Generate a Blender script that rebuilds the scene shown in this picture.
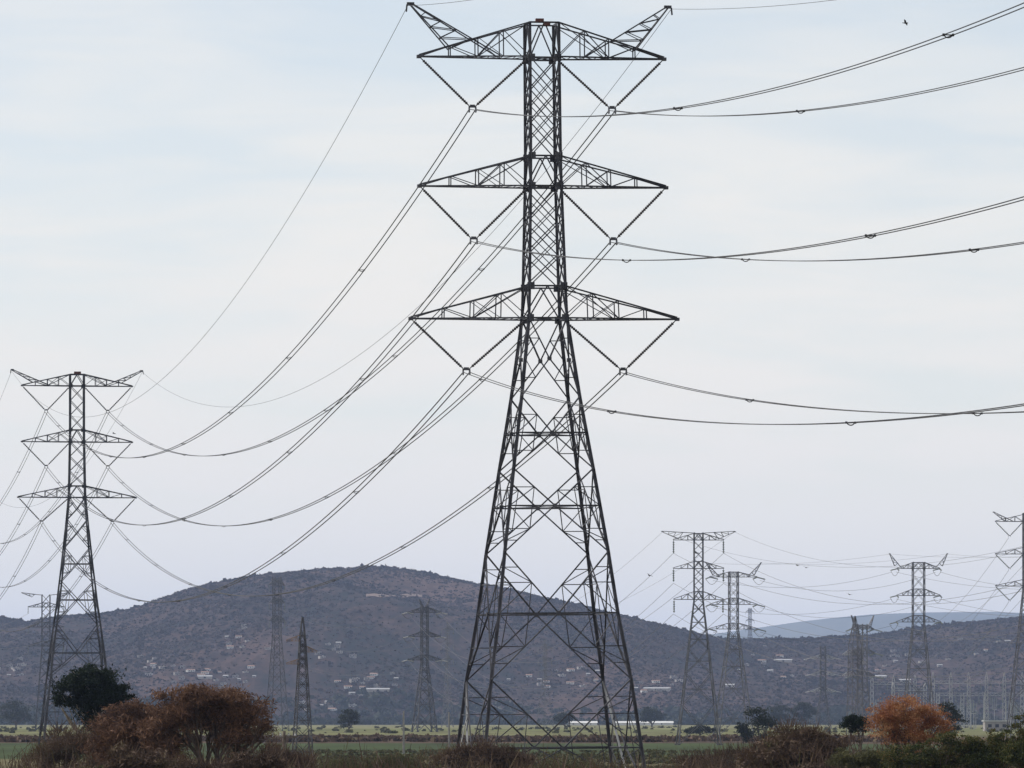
import bpy, math, random
import numpy as np
from mathutils import Vector, Matrix, noise as mnoise

R = math.radians
C = bpy.context.scene.collection
scene = bpy.context.scene
for o in list(bpy.data.objects): bpy.data.objects.remove(o)

# ------------------------------------------------------------------ camera, world, sun, exposure
FPX, HOR, CAMH = 5800.0, 719.0, 5.0          # focal length in px, horizon row, eye height in m
cam_d = bpy.data.cameras.new('camera'); cam = bpy.data.objects.new('camera', cam_d); C.objects.link(cam)
cam.location = (0, 0, CAMH); cam.rotation_euler = (R(90), 0, 0)
cam_d.sensor_width = 36; cam_d.lens = FPX * 36 / 1024
cam_d.shift_y = (HOR - 384) / 1024
cam_d.clip_start = 1; cam_d.clip_end = 60000
scene.camera = cam

SUN_EL, SUN_AZ = 40.0, -66.0                 # degrees; azimuth clockwise from +Y (the viewing direction)
w = bpy.data.worlds.new('World'); scene.world = w; w.use_nodes = True
nt = w.node_tree; nt.nodes.clear()
out = nt.nodes.new('ShaderNodeOutputWorld'); bg = nt.nodes.new('ShaderNodeBackground')
sky = nt.nodes.new('ShaderNodeTexSky'); sky.sky_type = 'NISHITA'; sky.sun_disc = False
sky.sun_elevation = R(SUN_EL); sky.sun_rotation = R(SUN_AZ)
sky.air_density = 1.0; sky.dust_density = 0.6; sky.ozone_density = 1.6; sky.altitude = 900
bg.inputs['Strength'].default_value = 0.125
tc = nt.nodes.new('ShaderNodeTexCoord')
mp = nt.nodes.new('ShaderNodeMapping'); mp.inputs['Scale'].default_value = (11, 4, 60); mp.inputs['Rotation'].default_value = (0, R(7), 0)
nz = nt.nodes.new('ShaderNodeTexNoise'); nz.inputs['Scale'].default_value = 1.6; nz.inputs['Detail'].default_value = 6
nz.inputs['Roughness'].default_value = 0.5; nz.inputs['Distortion'].default_value = 0.4
rp = nt.nodes.new('ShaderNodeValToRGB')
rp.color_ramp.elements[0].position = 0.36; rp.color_ramp.elements[0].color = (0.70, 0.70, 0.70, 1)
rp.color_ramp.elements[1].position = 0.62; rp.color_ramp.elements[1].color = (1, 1, 1, 1)
# thin cloud veil thickens towards the horizon
sep = nt.nodes.new('ShaderNodeSeparateXYZ')
mr = nt.nodes.new('ShaderNodeMapRange'); mr.inputs['From Min'].default_value = 0.07; mr.inputs['From Max'].default_value = 0.125
mr.inputs['To Min'].default_value = 1.0; mr.inputs['To Max'].default_value = 0.72; mr.interpolation_type = 'SMOOTHSTEP'
mul = nt.nodes.new('ShaderNodeMath'); mul.operation = 'MULTIPLY'
mix = nt.nodes.new('ShaderNodeMixRGB'); mix.inputs['Color2'].default_value = (7.55, 7.35, 6.95, 1)
L = nt.links.new
L(tc.outputs['Generated'], mp.inputs['Vector']); L(mp.outputs[0], nz.inputs['Vector']); L(nz.outputs['Fac'], rp.inputs['Fac'])
L(tc.outputs['Generated'], sep.inputs[0]); L(sep.outputs['Z'], mr.inputs['Value'])
L(rp.outputs['Color'], mul.inputs[0]); L(mr.outputs[0], mul.inputs[1])
mx_ = nt.nodes.new('ShaderNodeMapRange'); mx_.inputs['From Min'].default_value = 0.035; mx_.inputs['From Max'].default_value = 0.10
mx_.inputs['To Min'].default_value = 0.97; mx_.inputs['To Max'].default_value = 0.0; L(sep.outputs['Z'], mx_.inputs['Value'])
mm_ = nt.nodes.new('ShaderNodeMath'); mm_.operation = 'MAXIMUM'; L(mul.outputs[0], mm_.inputs[0]); L(mx_.outputs[0], mm_.inputs[1])
L(mm_.outputs[0], mix.inputs['Fac']); L(sky.outputs[0], mix.inputs['Color1'])
L(mix.outputs[0], bg.inputs['Color']); L(bg.outputs[0], out.inputs['Surface'])

sd = bpy.data.lights.new('sun', 'SUN'); sd.energy = 4.2; sd.angle = R(0.6); sd.color = (1, 0.94, 0.86)
so = bpy.data.objects.new('sun', sd); C.objects.link(so)
az, el = R(SUN_AZ), R(SUN_EL)
sdir = Vector((math.sin(az) * math.cos(el), math.cos(az) * math.cos(el), math.sin(el)))
so.rotation_euler = sdir.to_track_quat('Z', 'Y').to_euler(); so.location = (-50, 0, 100)
scene.view_settings.view_transform = 'Standard'; scene.view_settings.look = 'None'
scene.view_settings.exposure = 0.0; scene.view_settings.gamma = 1.0
scene.view_settings.use_curve_mapping = False
scene.render.engine = 'CYCLES'
scene.render.filter_size = 1.3 if hasattr(scene.render, 'filter_size') else 1.5
try:
    scene.cycles.volume_bounces = 1; scene.cycles.transparent_max_bounces = 16
except Exception: pass

# ------------------------------------------------------------------ helpers
def at(u, v, d):
    return Vector(((u - 512) / FPX * d, d, CAMH + (HOR - v) / FPX * d))

def tag(o, label=None, cat=None, group=None, kind=None):
    if label: o['label'] = label
    if cat: o['category'] = cat
    if group: o['group'] = group
    if kind: o['kind'] = kind
    return o

def thing(name, label, cat, loc=(0, 0, 0), rz=0, group=None):
    o = bpy.data.objects.new(name, None); C.objects.link(o)
    o.location = loc; o.rotation_euler = (0, 0, rz); o.empty_display_size = 0.5
    return tag(o, label, cat, group)

def link(name, me, parent=None, loc=None, rot=None, label=None):
    o = bpy.data.objects.new(name, me); C.objects.link(o)
    if parent is not None: o.parent = parent
    if loc is not None: o.location = loc
    if rot is not None: o.rotation_euler = rot
    if label: o['label'] = label
    return o

class MB:
    def __init__(s): s.v = []; s.f = []; s.m = []
    def bar(s, p, q, t, t2=None, mi=0):
        p = Vector(p); q = Vector(q); d = q - p
        if d.length < 1e-6: return
        d.normalize()
        up = Vector((0, 0, 1)) if abs(d.z) < 0.95 else Vector((0, 1, 0))
        a = d.cross(up).normalized(); b = d.cross(a).normalized()
        t2 = t if t2 is None else t2
        n = len(s.v)
        for c, h in ((p, t / 2), (q, t2 / 2)):
            for i, j in ((-1, -1), (1, -1), (1, 1), (-1, 1)):
                s.v.append(tuple(c + a * (i * h) + b * (j * h)))
        for f in ((0, 1, 2, 3), (7, 6, 5, 4), (0, 4, 5, 1), (1, 5, 6, 2), (2, 6, 7, 3), (3, 7, 4, 0)):
            s.f.append(tuple(n + i for i in f)); s.m.append(mi)
    def angle(s, p, q, t):
        """rolled steel angle: two thin flanges meeting in an L"""
        p = Vector(p); q = Vector(q); d = (q - p).normalized()
        up = Vector((0, 0, 1)) if abs(d.z) < 0.95 else Vector((0, 1, 0))
        a = d.cross(up).normalized(); b = d.cross(a).normalized()
        th = t * 0.14
        for (ax, ay) in ((((0, th), (0, t))), (((0, t), (0, th)))):
            n = len(s.v)
            for c in (p, q):
                for i, j in ((ax[0], ay[0]), (ax[1], ay[0]), (ax[1], ay[1]), (ax[0], ay[1])):
                    s.v.append(tuple(c + a * (i - t / 2) + b * (j - t / 2)))
            for f in ((0, 1, 2, 3), (7, 6, 5, 4), (0, 4, 5, 1), (1, 5, 6, 2), (2, 6, 7, 3), (3, 7, 4, 0)):
                s.f.append(tuple(n + i for i in f)); s.m.append(0)
    def box(s, c, sz, mi=0):
        c = Vector(c); n = len(s.v)
        for z in (-1, 1):
            for i, j in ((-1, -1), (1, -1), (1, 1), (-1, 1)):
                s.v.append((c.x + i * sz[0] / 2, c.y + j * sz[1] / 2, c.z + z * sz[2] / 2))
        for f in ((3, 2, 1, 0), (4, 5, 6, 7), (0, 1, 5, 4), (1, 2, 6, 5), (2, 3, 7, 6), (3, 0, 4, 7)):
            s.f.append(tuple(n + i for i in f)); s.m.append(mi)
    def tube(s, pts, r, n=6, mi=0):
        rs = r if isinstance(r, (list, tuple)) else [r] * len(pts)
        pts = [Vector(p) for p in pts]; base = len(s.v)
        for i, p in enumerate(pts):
            d = (pts[min(i + 1, len(pts) - 1)] - pts[max(i - 1, 0)]).normalized()
            up = Vector((0, 0, 1)) if abs(d.z) < 0.95 else Vector((0, 1, 0))
            a = d.cross(up).normalized(); b = d.cross(a).normalized()
            for k in range(n):
                an = 2 * math.pi * k / n
                s.v.append(tuple(p + (a * math.cos(an) + b * math.sin(an)) * rs[i]))
        for i in range(len(pts) - 1):
            for k in range(n):
                k2 = (k + 1) % n
                s.f.append((base + i * n + k, base + i * n + k2, base + (i + 1) * n + k2, base + (i + 1) * n + k)); s.m.append(mi)
        s.f.append(tuple(base + k for k in range(n))[::-1]); s.m.append(mi)
        e = base + (len(pts) - 1) * n
        s.f.append(tuple(e + k for k in range(n))); s.m.append(mi)
    def mesh(s, name, mat):
        me = bpy.data.meshes.new(name); me.from_pydata(s.v, [], s.f)
        mats = mat if isinstance(mat, (list, tuple)) else [mat]
        for m in mats: me.materials.append(m)
        if len(mats) > 1: me.polygons.foreach_set('material_index', s.m)
        me.update(); return me
    def build(s, name, mat, parent=None, label=None, smooth=False):
        me = s.mesh(name, mat)
        if smooth: me.polygons.foreach_set('use_smooth', [True] * len(me.polygons))
        return link(name, me, parent, label=label)

def np_mesh(name, V, F, mats, mi=None, smooth=False):
    me = bpy.data.meshes.new(name)
    V = np.asarray(V, np.float32); F = np.asarray(F, np.int32)
    me.vertices.add(len(V)); me.vertices.foreach_set('co', V.ravel())
    k = F.shape[1]
    me.loops.add(F.size); me.loops.foreach_set('vertex_index', F.ravel())
    me.polygons.add(len(F)); me.polygons.foreach_set('loop_start', np.arange(0, F.size, k, dtype=np.int32))
    me.polygons.foreach_set('loop_total', np.full(len(F), k, np.int32))
    for m in (mats if isinstance(mats, (list, tuple)) else [mats]): me.materials.append(m)
    if mi is not None: me.polygons.foreach_set('material_index', np.asarray(mi, np.int32))
    if smooth: me.polygons.foreach_set('use_smooth', np.ones(len(F), bool))
    me.update(calc_edges=True); me.validate(); return me

# ------------------------------------------------------------------ materials
def mat(name, col, rough=0.7, metal=0.0, var=0.15, scale=3.0, spec=0.4, noise_col=None):
    m = bpy.data.materials.new(name); m.use_nodes = True; t = m.node_tree
    b = t.nodes['Principled BSDF']; b.inputs['Roughness'].default_value = rough; b.inputs['Metallic'].default_value = metal
    b.inputs['Specular IOR Level'].default_value = spec
    n = t.nodes.new('ShaderNodeTexNoise'); n.inputs['Scale'].default_value = scale; n.inputs['Detail'].default_value = 5
    c = t.nodes.new('ShaderNodeTexCoord'); t.links.new(c.outputs['Object'], n.inputs['Vector'])
    r = t.nodes.new('ShaderNodeValToRGB'); r.color_ramp.elements[0].position = 0.35; r.color_ramp.elements[1].position = 0.68
    a = noise_col or tuple(x * (1 - var) for x in col); e = col if noise_col else tuple(min(1, x * (1 + var)) for x in col)
    r.color_ramp.elements[0].color = (*a, 1); r.color_ramp.elements[1].color = (*e, 1)
    t.links.new(n.outputs['Fac'], r.inputs['Fac']); t.links.new(r.outputs['Color'], b.inputs['Base Color'])
    return m

def leaf_mat(name, cols, trans=0.25, clump=0.6):
    """foliage: every leaf face gets its own tint, with larger drifts of colour through the crown"""
    m = bpy.data.materials.new(name); m.use_nodes = True; t = m.node_tree
    b = t.nodes['Principled BSDF']; b.inputs['Roughness'].default_value = 0.75; b.inputs['Specular IOR Level'].default_value = 0.15
    g = t.nodes.new('ShaderNodeNewGeometry'); tcn = t.nodes.new('ShaderNodeTexCoord')
    n = t.nodes.new('ShaderNodeTexNoise'); n.inputs['Scale'].default_value = clump; n.inputs['Detail'].default_value = 3
    t.links.new(tcn.outputs['Object'], n.inputs['Vector'])
    ad = t.nodes.new('ShaderNodeMath'); ad.operation = 'MULTIPLY_ADD'; ad.inputs[1].default_value = 0.45
    mm = t.nodes.new('ShaderNodeMapRange'); mm.inputs['From Min'].default_value = 0.3; mm.inputs['From Max'].default_value = 0.7
    mm.inputs['To Max'].default_value = 0.55
    t.links.new(n.outputs['Fac'], mm.inputs['Value'])
    t.links.new(g.outputs['Random Per Island'], ad.inputs[0]); t.links.new(mm.outputs[0], ad.inputs[2])
    r = t.nodes.new('ShaderNodeValToRGB'); el = r.color_ramp.elements
    while len(el) < len(cols): el.new(0.5)
    for i, c in enumerate(cols):
        el[i].position = i / (len(cols) - 1); el[i].color = (*c, 1)
    t.links.new(ad.outputs[0], r.inputs['Fac']); t.links.new(r.outputs['Color'], b.inputs['Base Color'])
    tr = t.nodes.new('ShaderNodeBsdfTranslucent'); t.links.new(r.outputs['Color'], tr.inputs['Color'])
    mx = t.nodes.new('ShaderNodeMixShader'); mx.inputs[0].default_value = trans
    t.links.new(b.outputs[0], mx.inputs[1]); t.links.new(tr.outputs[0], mx.inputs[2])
    t.links.new(mx.outputs[0], t.nodes['Material Output'].inputs['Surface'])
    return m

M = {
 'steel': mat('weathered_steel', (0.085, 0.084, 0.098), 0.5, 0.0, 0.35, 0.8, 0.35, (0.022, 0.022, 0.028)),
 'steel_mid': mat('galvanised_steel', (0.095, 0.095, 0.105), 0.55, 0.0, 0.3, 0.5, 0.35),
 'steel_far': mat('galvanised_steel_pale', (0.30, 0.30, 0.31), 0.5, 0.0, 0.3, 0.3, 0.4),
 'steel_bright': mat('bright_steel_and_painted_sun', (0.36, 0.36, 0.36), 0.55, 0.0, 0.35, 0.6, 0.5),  # bright steel; on the low tower braces its paleness stands in for sunlight
 'steel_rust': mat('rusty_steel', (0.20, 0.14, 0.105), 0.7, 0.0, 0.3, 0.4, 0.2),
 'insul': mat('brown_glazed_porcelain', (0.045, 0.035, 0.035), 0.25, 0.0, 0.2, 4, 0.5),
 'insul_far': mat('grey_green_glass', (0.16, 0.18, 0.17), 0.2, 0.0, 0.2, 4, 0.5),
 'cable': mat('weathered_aluminium_cable', (0.022, 0.022, 0.026), 0.55, 0.0, 0.2, 1, 0.3),
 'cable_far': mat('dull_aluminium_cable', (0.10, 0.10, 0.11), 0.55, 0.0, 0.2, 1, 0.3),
 'plate': mat('rusty_plate', (0.09, 0.03, 0.022), 0.7, 0, 0.4, 4),
 'concrete': mat('pale_concrete', (0.22, 0.21, 0.20), 0.9, 0, 0.15, 2),
 'wood': mat('grey_wood', (0.16, 0.13, 0.11), 0.85, 0, 0.3, 2),
 'bark': mat('dark_bark', (0.075, 0.055, 0.045), 0.9, 0, 0.35, 5),
 'palebark': mat('pale_bark', (0.33, 0.28, 0.24), 0.9, 0, 0.35, 5),
 'white': mat('white_sheeting', (0.58, 0.58, 0.57), 0.6, 0, 0.08, 0.2),
 'plaster': mat('limewashed_plaster', (0.38, 0.35, 0.33), 0.85, 0, 0.12, 0.4),
 'block': mat('grey_block', (0.27, 0.25, 0.24), 0.9, 0, 0.15, 0.4),
 'tin': mat('tin_roof', (0.34, 0.34, 0.35), 0.5, 0, 0.2, 0.3),
 'clay': mat('clay_roof', (0.26, 0.16, 0.12), 0.85, 0, 0.2, 0.4),
 'dark': mat('dark_opening', (0.02, 0.02, 0.025), 0.6, 0, 0.1, 1),
 'bird': mat('black_feathers', (0.018, 0.016, 0.018), 0.6, 0, 0.2, 20),
 'rust_leaf': leaf_mat('rusty_brown_foliage', [(0.035, 0.024, 0.019), (0.075, 0.043, 0.032), (0.17, 0.094, 0.058), (0.29, 0.165, 0.098)], 0.2, 0.5),
 'orange_leaf': leaf_mat('orange_foliage', [(0.10, 0.04, 0.028), (0.25, 0.095, 0.045), (0.38, 0.185, 0.085), (0.47, 0.31, 0.16)], 0.25, 0.9),
 'dark_leaf': leaf_mat('dark_evergreen_foliage', [(0.004, 0.008, 0.006), (0.009, 0.018, 0.010), (0.02, 0.036, 0.017)], 0.1, 0.7),
 'olive_leaf': leaf_mat('olive_foliage', [(0.035, 0.035, 0.02), (0.075, 0.075, 0.035), (0.13, 0.12, 0.05)], 0.2, 0.6),
 'green_leaf': leaf_mat('yellow_green_foliage', [(0.012, 0.02, 0.008), (0.035, 0.05, 0.016), (0.085, 0.085, 0.03), (0.26, 0.16, 0.07)], 0.25, 0.8),
 'brush_leaf': leaf_mat('dry_brush_foliage', [(0.03, 0.022, 0.018), (0.075, 0.05, 0.038), (0.12, 0.08, 0.055), (0.11, 0.11, 0.045)], 0.15, 0.5),
 'far_leaf': leaf_mat('far_tree_foliage', [(0.012, 0.018, 0.014), (0.03, 0.038, 0.024), (0.055, 0.055, 0.035)], 0.1, 0.06),
 'grass': leaf_mat('rough_field_grass', [(0.05, 0.06, 0.025), (0.10, 0.11, 0.04), (0.19, 0.16, 0.08)], 0.2, 0.05),
}

def ramp(t, stops, interp='LINEAR'):
    r = t.nodes.new('ShaderNodeValToRGB'); r.color_ramp.interpolation = interp; el = r.color_ramp.elements
    while len(el) < len(stops): el.new(0.5)
    for e, (p, c) in zip(el, stops): e.position = p; e.color = (*c, 1)
    return r

def forest_mat(name, stops, scale=0.004):
    m = bpy.data.materials.new(name); m.use_nodes = True; t = m.node_tree; b = t.nodes['Principled BSDF']
    b.inputs['Roughness'].default_value = 0.95; b.inputs['Specular IOR Level'].default_value = 0.05
    c = t.nodes.new('ShaderNodeTexCoord')
    def nz(sc, det, mp=None):
        n = t.nodes.new('ShaderNodeTexNoise'); n.inputs['Scale'].default_value = sc; n.inputs['Detail'].default_value = det
        n.inputs['Roughness'].default_value = 0.62
        if mp:
            q = t.nodes.new('ShaderNodeMapping'); q.inputs['Scale'].default_value = mp
            t.links.new(c.outputs['Object'], q.inputs['Vector']); t.links.new(q.outputs[0], n.inputs['Vector'])
        else: t.links.new(c.outputs['Object'], n.inputs['Vector'])
        return n
    n1 = nz(scale, 9, (1, 0.35, 1)); n2 = nz(scale * 22, 4, (1, 0.22, 1))
    a = t.nodes.new('ShaderNodeMath'); a.operation = 'MULTIPLY_ADD'; a.inputs[1].default_value = 0.55
    s = t.nodes.new('ShaderNodeMath'); s.operation = 'MULTIPLY'; s.inputs[1].default_value = 0.45
    t.links.new(n2.outputs['Fac'], s.inputs[0]); t.links.new(n1.outputs['Fac'], a.inputs[0]); t.links.new(s.outputs[0], a.inputs[2])
    r = ramp(t, stops); t.links.new(a.outputs[0], r.inputs['Fac']); t.links.new(r.outputs['Color'], b.inputs['Base Color'])
    return m
hill_m = forest_mat('dry_forest_slope', [(0.40, (0.010, 0.012, 0.011)), (0.47, (0.026, 0.018, 0.017)), (0.53, (0.046, 0.030, 0.027)), (0.62, (0.086, 0.055, 0.047))])
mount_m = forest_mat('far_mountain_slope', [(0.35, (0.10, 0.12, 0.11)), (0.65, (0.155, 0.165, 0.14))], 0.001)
M['hill_tree'] = leaf_mat('dry_forest_crowns', [(0.010, 0.012, 0.010), (0.026, 0.021, 0.019), (0.046, 0.031, 0.027), (0.080, 0.050, 0.041)], 0.05, 0.004)

# ground: crop fields in long strips across the plain
gm = bpy.data.materials.new('farmland'); gm.use_nodes = True; t = gm.node_tree; b = t.nodes['Principled BSDF']
b.inputs['Roughness'].default_value = 0.95; b.inputs['Specular IOR Level'].default_value = 0.05
c = t.nodes.new('ShaderNodeTexCoord'); sx = t.nodes.new('ShaderNodeSeparateXYZ'); t.links.new(c.outputs['Object'], sx.inputs[0])
wn = t.nodes.new('ShaderNodeTexNoise'); wn.inputs['Scale'].default_value = 0.005; wn.inputs['Detail'].default_value = 4
t.links.new(c.outputs['Object'], wn.inputs['Vector'])
# log of the distance so that near and far strips share one ramp
wa = t.nodes.new('ShaderNodeMath'); wa.operation = 'MULTIPLY_ADD'; wa.inputs[1].default_value = 0.5; wa.inputs[2].default_value = 0.75
t.links.new(wn.outputs['Fac'], wa.inputs[0])
wm = t.nodes.new('ShaderNodeMath'); wm.operation = 'MULTIPLY'; t.links.new(sx.outputs['Y'], wm.inputs[0]); t.links.new(wa.outputs[0], wm.inputs[1])
mxm = t.nodes.new('ShaderNodeMath'); mxm.operation = 'MAXIMUM'; mxm.inputs[1].default_value = 100; t.links.new(wm.outputs[0], mxm.inputs[0])
lg = t.nodes.new('ShaderNodeMath'); lg.operation = 'LOGARITHM'; lg.inputs[1].default_value = 10; t.links.new(mxm.outputs[0], lg.inputs[0])
m2 = t.nodes.new('ShaderNodeMapRange'); m2.inputs['From Min'].default_value = 2; m2.inputs['From Max'].default_value = 4
t.links.new(lg.outputs[0], m2.inputs['Value'])
def lp(y): return (math.log10(y) - 2) / 2
OL, GR, BR, YG, Y2, DK = (0.11, 0.10, 0.055), (0.042, 0.060, 0.024), (0.075, 0.052, 0.038), (0.130, 0.132, 0.060), (0.165, 0.162, 0.082), (0.06, 0.055, 0.04)
st = [(0, OL), (lp(740), OL), (lp(775), GR), (lp(1150), GR), (lp(1220), BR), (lp(1640), BR), (lp(1720), YG), (lp(2300), YG), (lp(2450), (0.12, 0.13, 0.05)), (lp(2900), (0.12, 0.13, 0.05)), (lp(3000), Y2), (lp(4600), Y2), (lp(4900), DK), (1, DK)]
r1 = ramp(t, st); t.links.new(m2.outputs[0], r1.inputs['Fac'])
q = t.nodes.new('ShaderNodeMapping'); q.inputs['Scale'].default_value = (0.03, 0.005, 1); t.links.new(c.outputs['Object'], q.inputs['Vector'])
n3 = t.nodes.new('ShaderNodeTexNoise'); n3.inputs['Scale'].default_value = 1.0; n3.inputs['Detail'].default_value = 7; n3.inputs['Roughness'].default_value = 0.7
t.links.new(q.outputs[0], n3.inputs['Vector'])
r2 = ramp(t, [(0.3, (0.45, 0.42, 0.42)), (0.7, (1.4, 1.4, 1.3))]); t.links.new(n3.outputs['Fac'], r2.inputs['Fac'])
mu = t.nodes.new('ShaderNodeMixRGB'); mu.blend_type = 'MULTIPLY'; mu.inputs[0].default_value = 1
t.links.new(r1.outputs[0], mu.inputs[1]); t.links.new(r2.outputs[0], mu.inputs[2]); t.links.new(mu.outputs[0], b.inputs['Base Color'])

# ------------------------------------------------------------------ terrain
gme = np_mesh('ground', [(-9000, -300, 0), (9000, -300, 0), (9000, 26500, 0), (-9000, 26500, 0)], [(0, 1, 2, 3)], gm)
tag(link('ground', gme), kind='structure')

def ss(x): x = np.clip(x, 0, 1); return x * x * (3 - 2 * x)
SKY = np.array([(-900, 690), (-400, 640), (-200, 612), (-60, 606), (-10, 611), (12, 616), (35, 621), (60, 614), (100, 611), (150, 604), (175, 596), (200, 586), (225, 579), (250, 574.5), (275, 571), (300, 568.5),
 (325, 566), (350, 564), (375, 563), (400, 565), (425, 569), (450, 574), (480, 581), (510, 586), (540, 593), (570, 600), (600, 607), (630, 616), (660, 623), (690, 629), (715, 634), (745, 636), (780, 635.5),
 (830, 634), (870, 631.5), (910, 626), (950, 620.5), (990, 616.5), (1024, 613), (1100, 612), (1300, 600), (1600, 640), (2000, 690)], float)
YC = 7400.0; Y0 = 5400.0
def crest(x):
    u = 512 + FPX * x / YC
    return np.maximum(0, CAMH + (HOR - np.interp(u, SKY[:, 0], SKY[:, 1])) * YC / FPX - 3.5)
gx = np.arange(-1700, 1701, 13.0); gy = np.concatenate([np.arange(5250, 7700, 16.0), np.arange(7700, 9900, 80.0)])
X, Y = np.meshgrid(gx, gy)
nzv = np.array([mnoise.fractal((x * 0.0032, y * 0.0016, 3.1), 0.9, 2.1, 6) for x, y in zip(X.ravel(), Y.ravel())]).reshape(X.shape)
nz2 = np.array([abs(mnoise.noise((x * 0.0045 + y * 0.0006, y * 0.0007, 9.7))) for x, y in zip(X.ravel(), Y.ravel())]).reshape(X.shape)
tt = (Y - Y0) / (YC - Y0)
prof = np.where(tt < 1, np.sin(np.clip(tt, 0, 1) * math.pi / 2) ** 1.15, 1 - ss((Y - YC) / 2300))
cr = crest(X)
env = np.clip(tt, 0, 1) * np.clip(1 - tt, 0, 1) * 4
Z = cr * prof + env * (nzv * 16 - nz2 * 34) * (0.4 + cr / 240) - 1.5
Z = np.where(tt <= 0, -1.5, Z)
# never let a spur stand in front of the crest line
Z = np.minimum(Z, np.where(tt < 1, CAMH + (cr - CAMH) * np.clip(Y / YC, 0, 1) - 2.5 * (tt < 0.97), 1e9))
nx, ny = len(gx), len(gy)
idx = np.arange(nx * ny).reshape(ny, nx)
F = np.stack([idx[:-1, :-1], idx[:-1, 1:], idx[1:, 1:], idx[1:, :-1]], -1).reshape(-1, 4)
hme = np_mesh('hills', np.stack([X, Y, Z], -1).reshape(-1, 3), F, hill_m, smooth=True)
tag(link('hills', hme), kind='structure')
def ground_z(x, y):
    x = np.asarray(x, float); y = np.asarray(y, float)
    fx = np.clip((x - gx[0]) / 13.0, 0, nx - 1.001); iy = np.clip(np.searchsorted(gy, y) - 1, 0, ny - 2)
    fy = np.clip((y - gy[iy]) / (gy[iy + 1] - gy[iy]), 0, 1); ix = fx.astype(int); fx = fx - ix
    z = (Z[iy, ix] * (1 - fx) + Z[iy, ix + 1] * fx) * (1 - fy) + (Z[iy + 1, ix] * (1 - fx) + Z[iy + 1, ix + 1] * fx) * fy
    return np.maximum(0, z) * (y > 5250)
def on_hill(u, v):
    for d in np.arange(5000, 7500, 6.0):
        p = at(u, v, d)
        if float(ground_z(p.x, p.y)) >= p.z: return Vector((p.x, d, float(ground_z(p.x, p.y))))
    return None

# bare cut in the slope just under the hilltop
us = np.linspace(366, 422, 20); vv_ = []
for q_, u in enumerate(us):
    a = on_hill(u, 597.6 + 0.6 * math.sin(u * .3)); b_ = on_hill(u, 595.2 - 0.7 * math.sin(u * .17 + 1))
    if a and b_: vv_ += [tuple(a + Vector((0, 0, .9))), tuple(b_ + Vector((0, 0, .9)))]
ff_ = [(2 * i, 2 * i + 2, 2 * i + 3, 2 * i + 1) for i in range(len(vv_) // 2 - 1)]
tag(link('bare_cut', np_mesh('bare_cut', vv_, ff_, mat('bare_earth', (0.16, 0.11, 0.09), 0.95, 0, .35, .05))), kind='structure')

# far blue mountain
SK2 = np.array([(-600, 660), (400, 640), (640, 640), (700, 634), (740, 629), (770, 625), (800, 621), (830, 618), (860, 615), (900, 612.5), (940, 612), (1000, 612), (1030, 614), (1150, 622), (1500, 650), (2200, 700)], float)
gx2 = np.arange(-8000, 8001, 80.0); gy2 = np.linspace(18500, 25500, 60)
X2, Y2_ = np.meshgrid(gx2, gy2)
c2 = np.maximum(0, CAMH + (HOR - np.interp(512 + FPX * X2 / 22000, SK2[:, 0], SK2[:, 1])) * 22000 / FPX)
t2 = (Y2_ - 18500) / 3500
n2 = np.array([mnoise.fractal((x * 0.0011, y * 0.0005, 1.1), 0.9, 2.1, 5) for x, y in zip(X2.ravel(), Y2_.ravel())]).reshape(X2.shape)
Z2 = c2 * np.where(t2 < 1, ss(t2) ** 0.8, 1 - ss((t2 - 1))) + n2 * 18 * np.clip(t2, 0, 1) * np.clip(1.15 - t2, 0, 1) * 3 - 2
i2 = np.arange(X2.size).reshape(X2.shape)
F2 = np.stack([i2[:-1, :-1], i2[:-1, 1:], i2[1:, 1:], i2[1:, :-1]], -1).reshape(-1, 4)
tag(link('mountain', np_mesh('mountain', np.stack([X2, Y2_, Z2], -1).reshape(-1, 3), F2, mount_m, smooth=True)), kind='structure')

# haze: one closed box of even air
hz = MB(); hz.box((0, 13100, 231), (18400, 27400, 466)); hme = hz.mesh('haze', [])
hm = bpy.data.materials.new('haze_air'); hm.use_nodes = True; t = hm.node_tree; t.nodes.clear()
o_ = t.nodes.new('ShaderNodeOutputMaterial'); pv = t.nodes.new('ShaderNodeVolumePrincipled')
pv.inputs['Color'].default_value = (0.50, 0.64, 1.0, 1); pv.inputs['Density'].default_value = 3.5e-5; pv.inputs['Anisotropy'].default_value = 0.1
t.links.new(pv.outputs[0], o_.inputs['Volume']); hme.materials.append(hm)
tag(link('haze', hme), kind='stuff', label='thin blue haze lying over the plain and the hills', cat='haze')

# ------------------------------------------------------------------ scattered foliage
ICO_V = None
def blob_cloud(pts, sizes, seed, faces=10):
    """one leafy lump per point: a handful of randomly turned faces"""
    rng = np.random.default_rng(seed); n = len(pts); pts = np.asarray(pts); sizes = np.asarray(sizes)
    cen = np.repeat(pts, faces, 0); s = np.repeat(sizes, faces)[:, None]
    off = rng.normal(size=(n * faces, 3)); off /= np.linalg.norm(off, axis=1)[:, None]; off[:, 2] = np.abs(off[:, 2])
    cen = cen + off * s * rng.uniform(0.3, 0.62, (n * faces, 1)) * np.array([1.4, 1.4, 0.7])
    a = rng.normal(size=(n * faces, 3)); a /= np.linalg.norm(a, axis=1)[:, None]
    b_ = np.cross(a, rng.normal(size=(n * faces, 3))); b_ /= np.linalg.norm(b_, axis=1)[:, None]
    h = s * rng.uniform(0.3, 0.55, (n * faces, 1))
    V = np.stack([cen - a * h - b_ * h, cen + a * h - b_ * h * .6, cen + a * h * .7 + b_ * h, cen - a * h * .8 + b_ * h * .8], 1).reshape(-1, 3)
    return V, np.arange(len(V)).reshape(-1, 4)

rng = np.random.default_rng(5)
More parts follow.
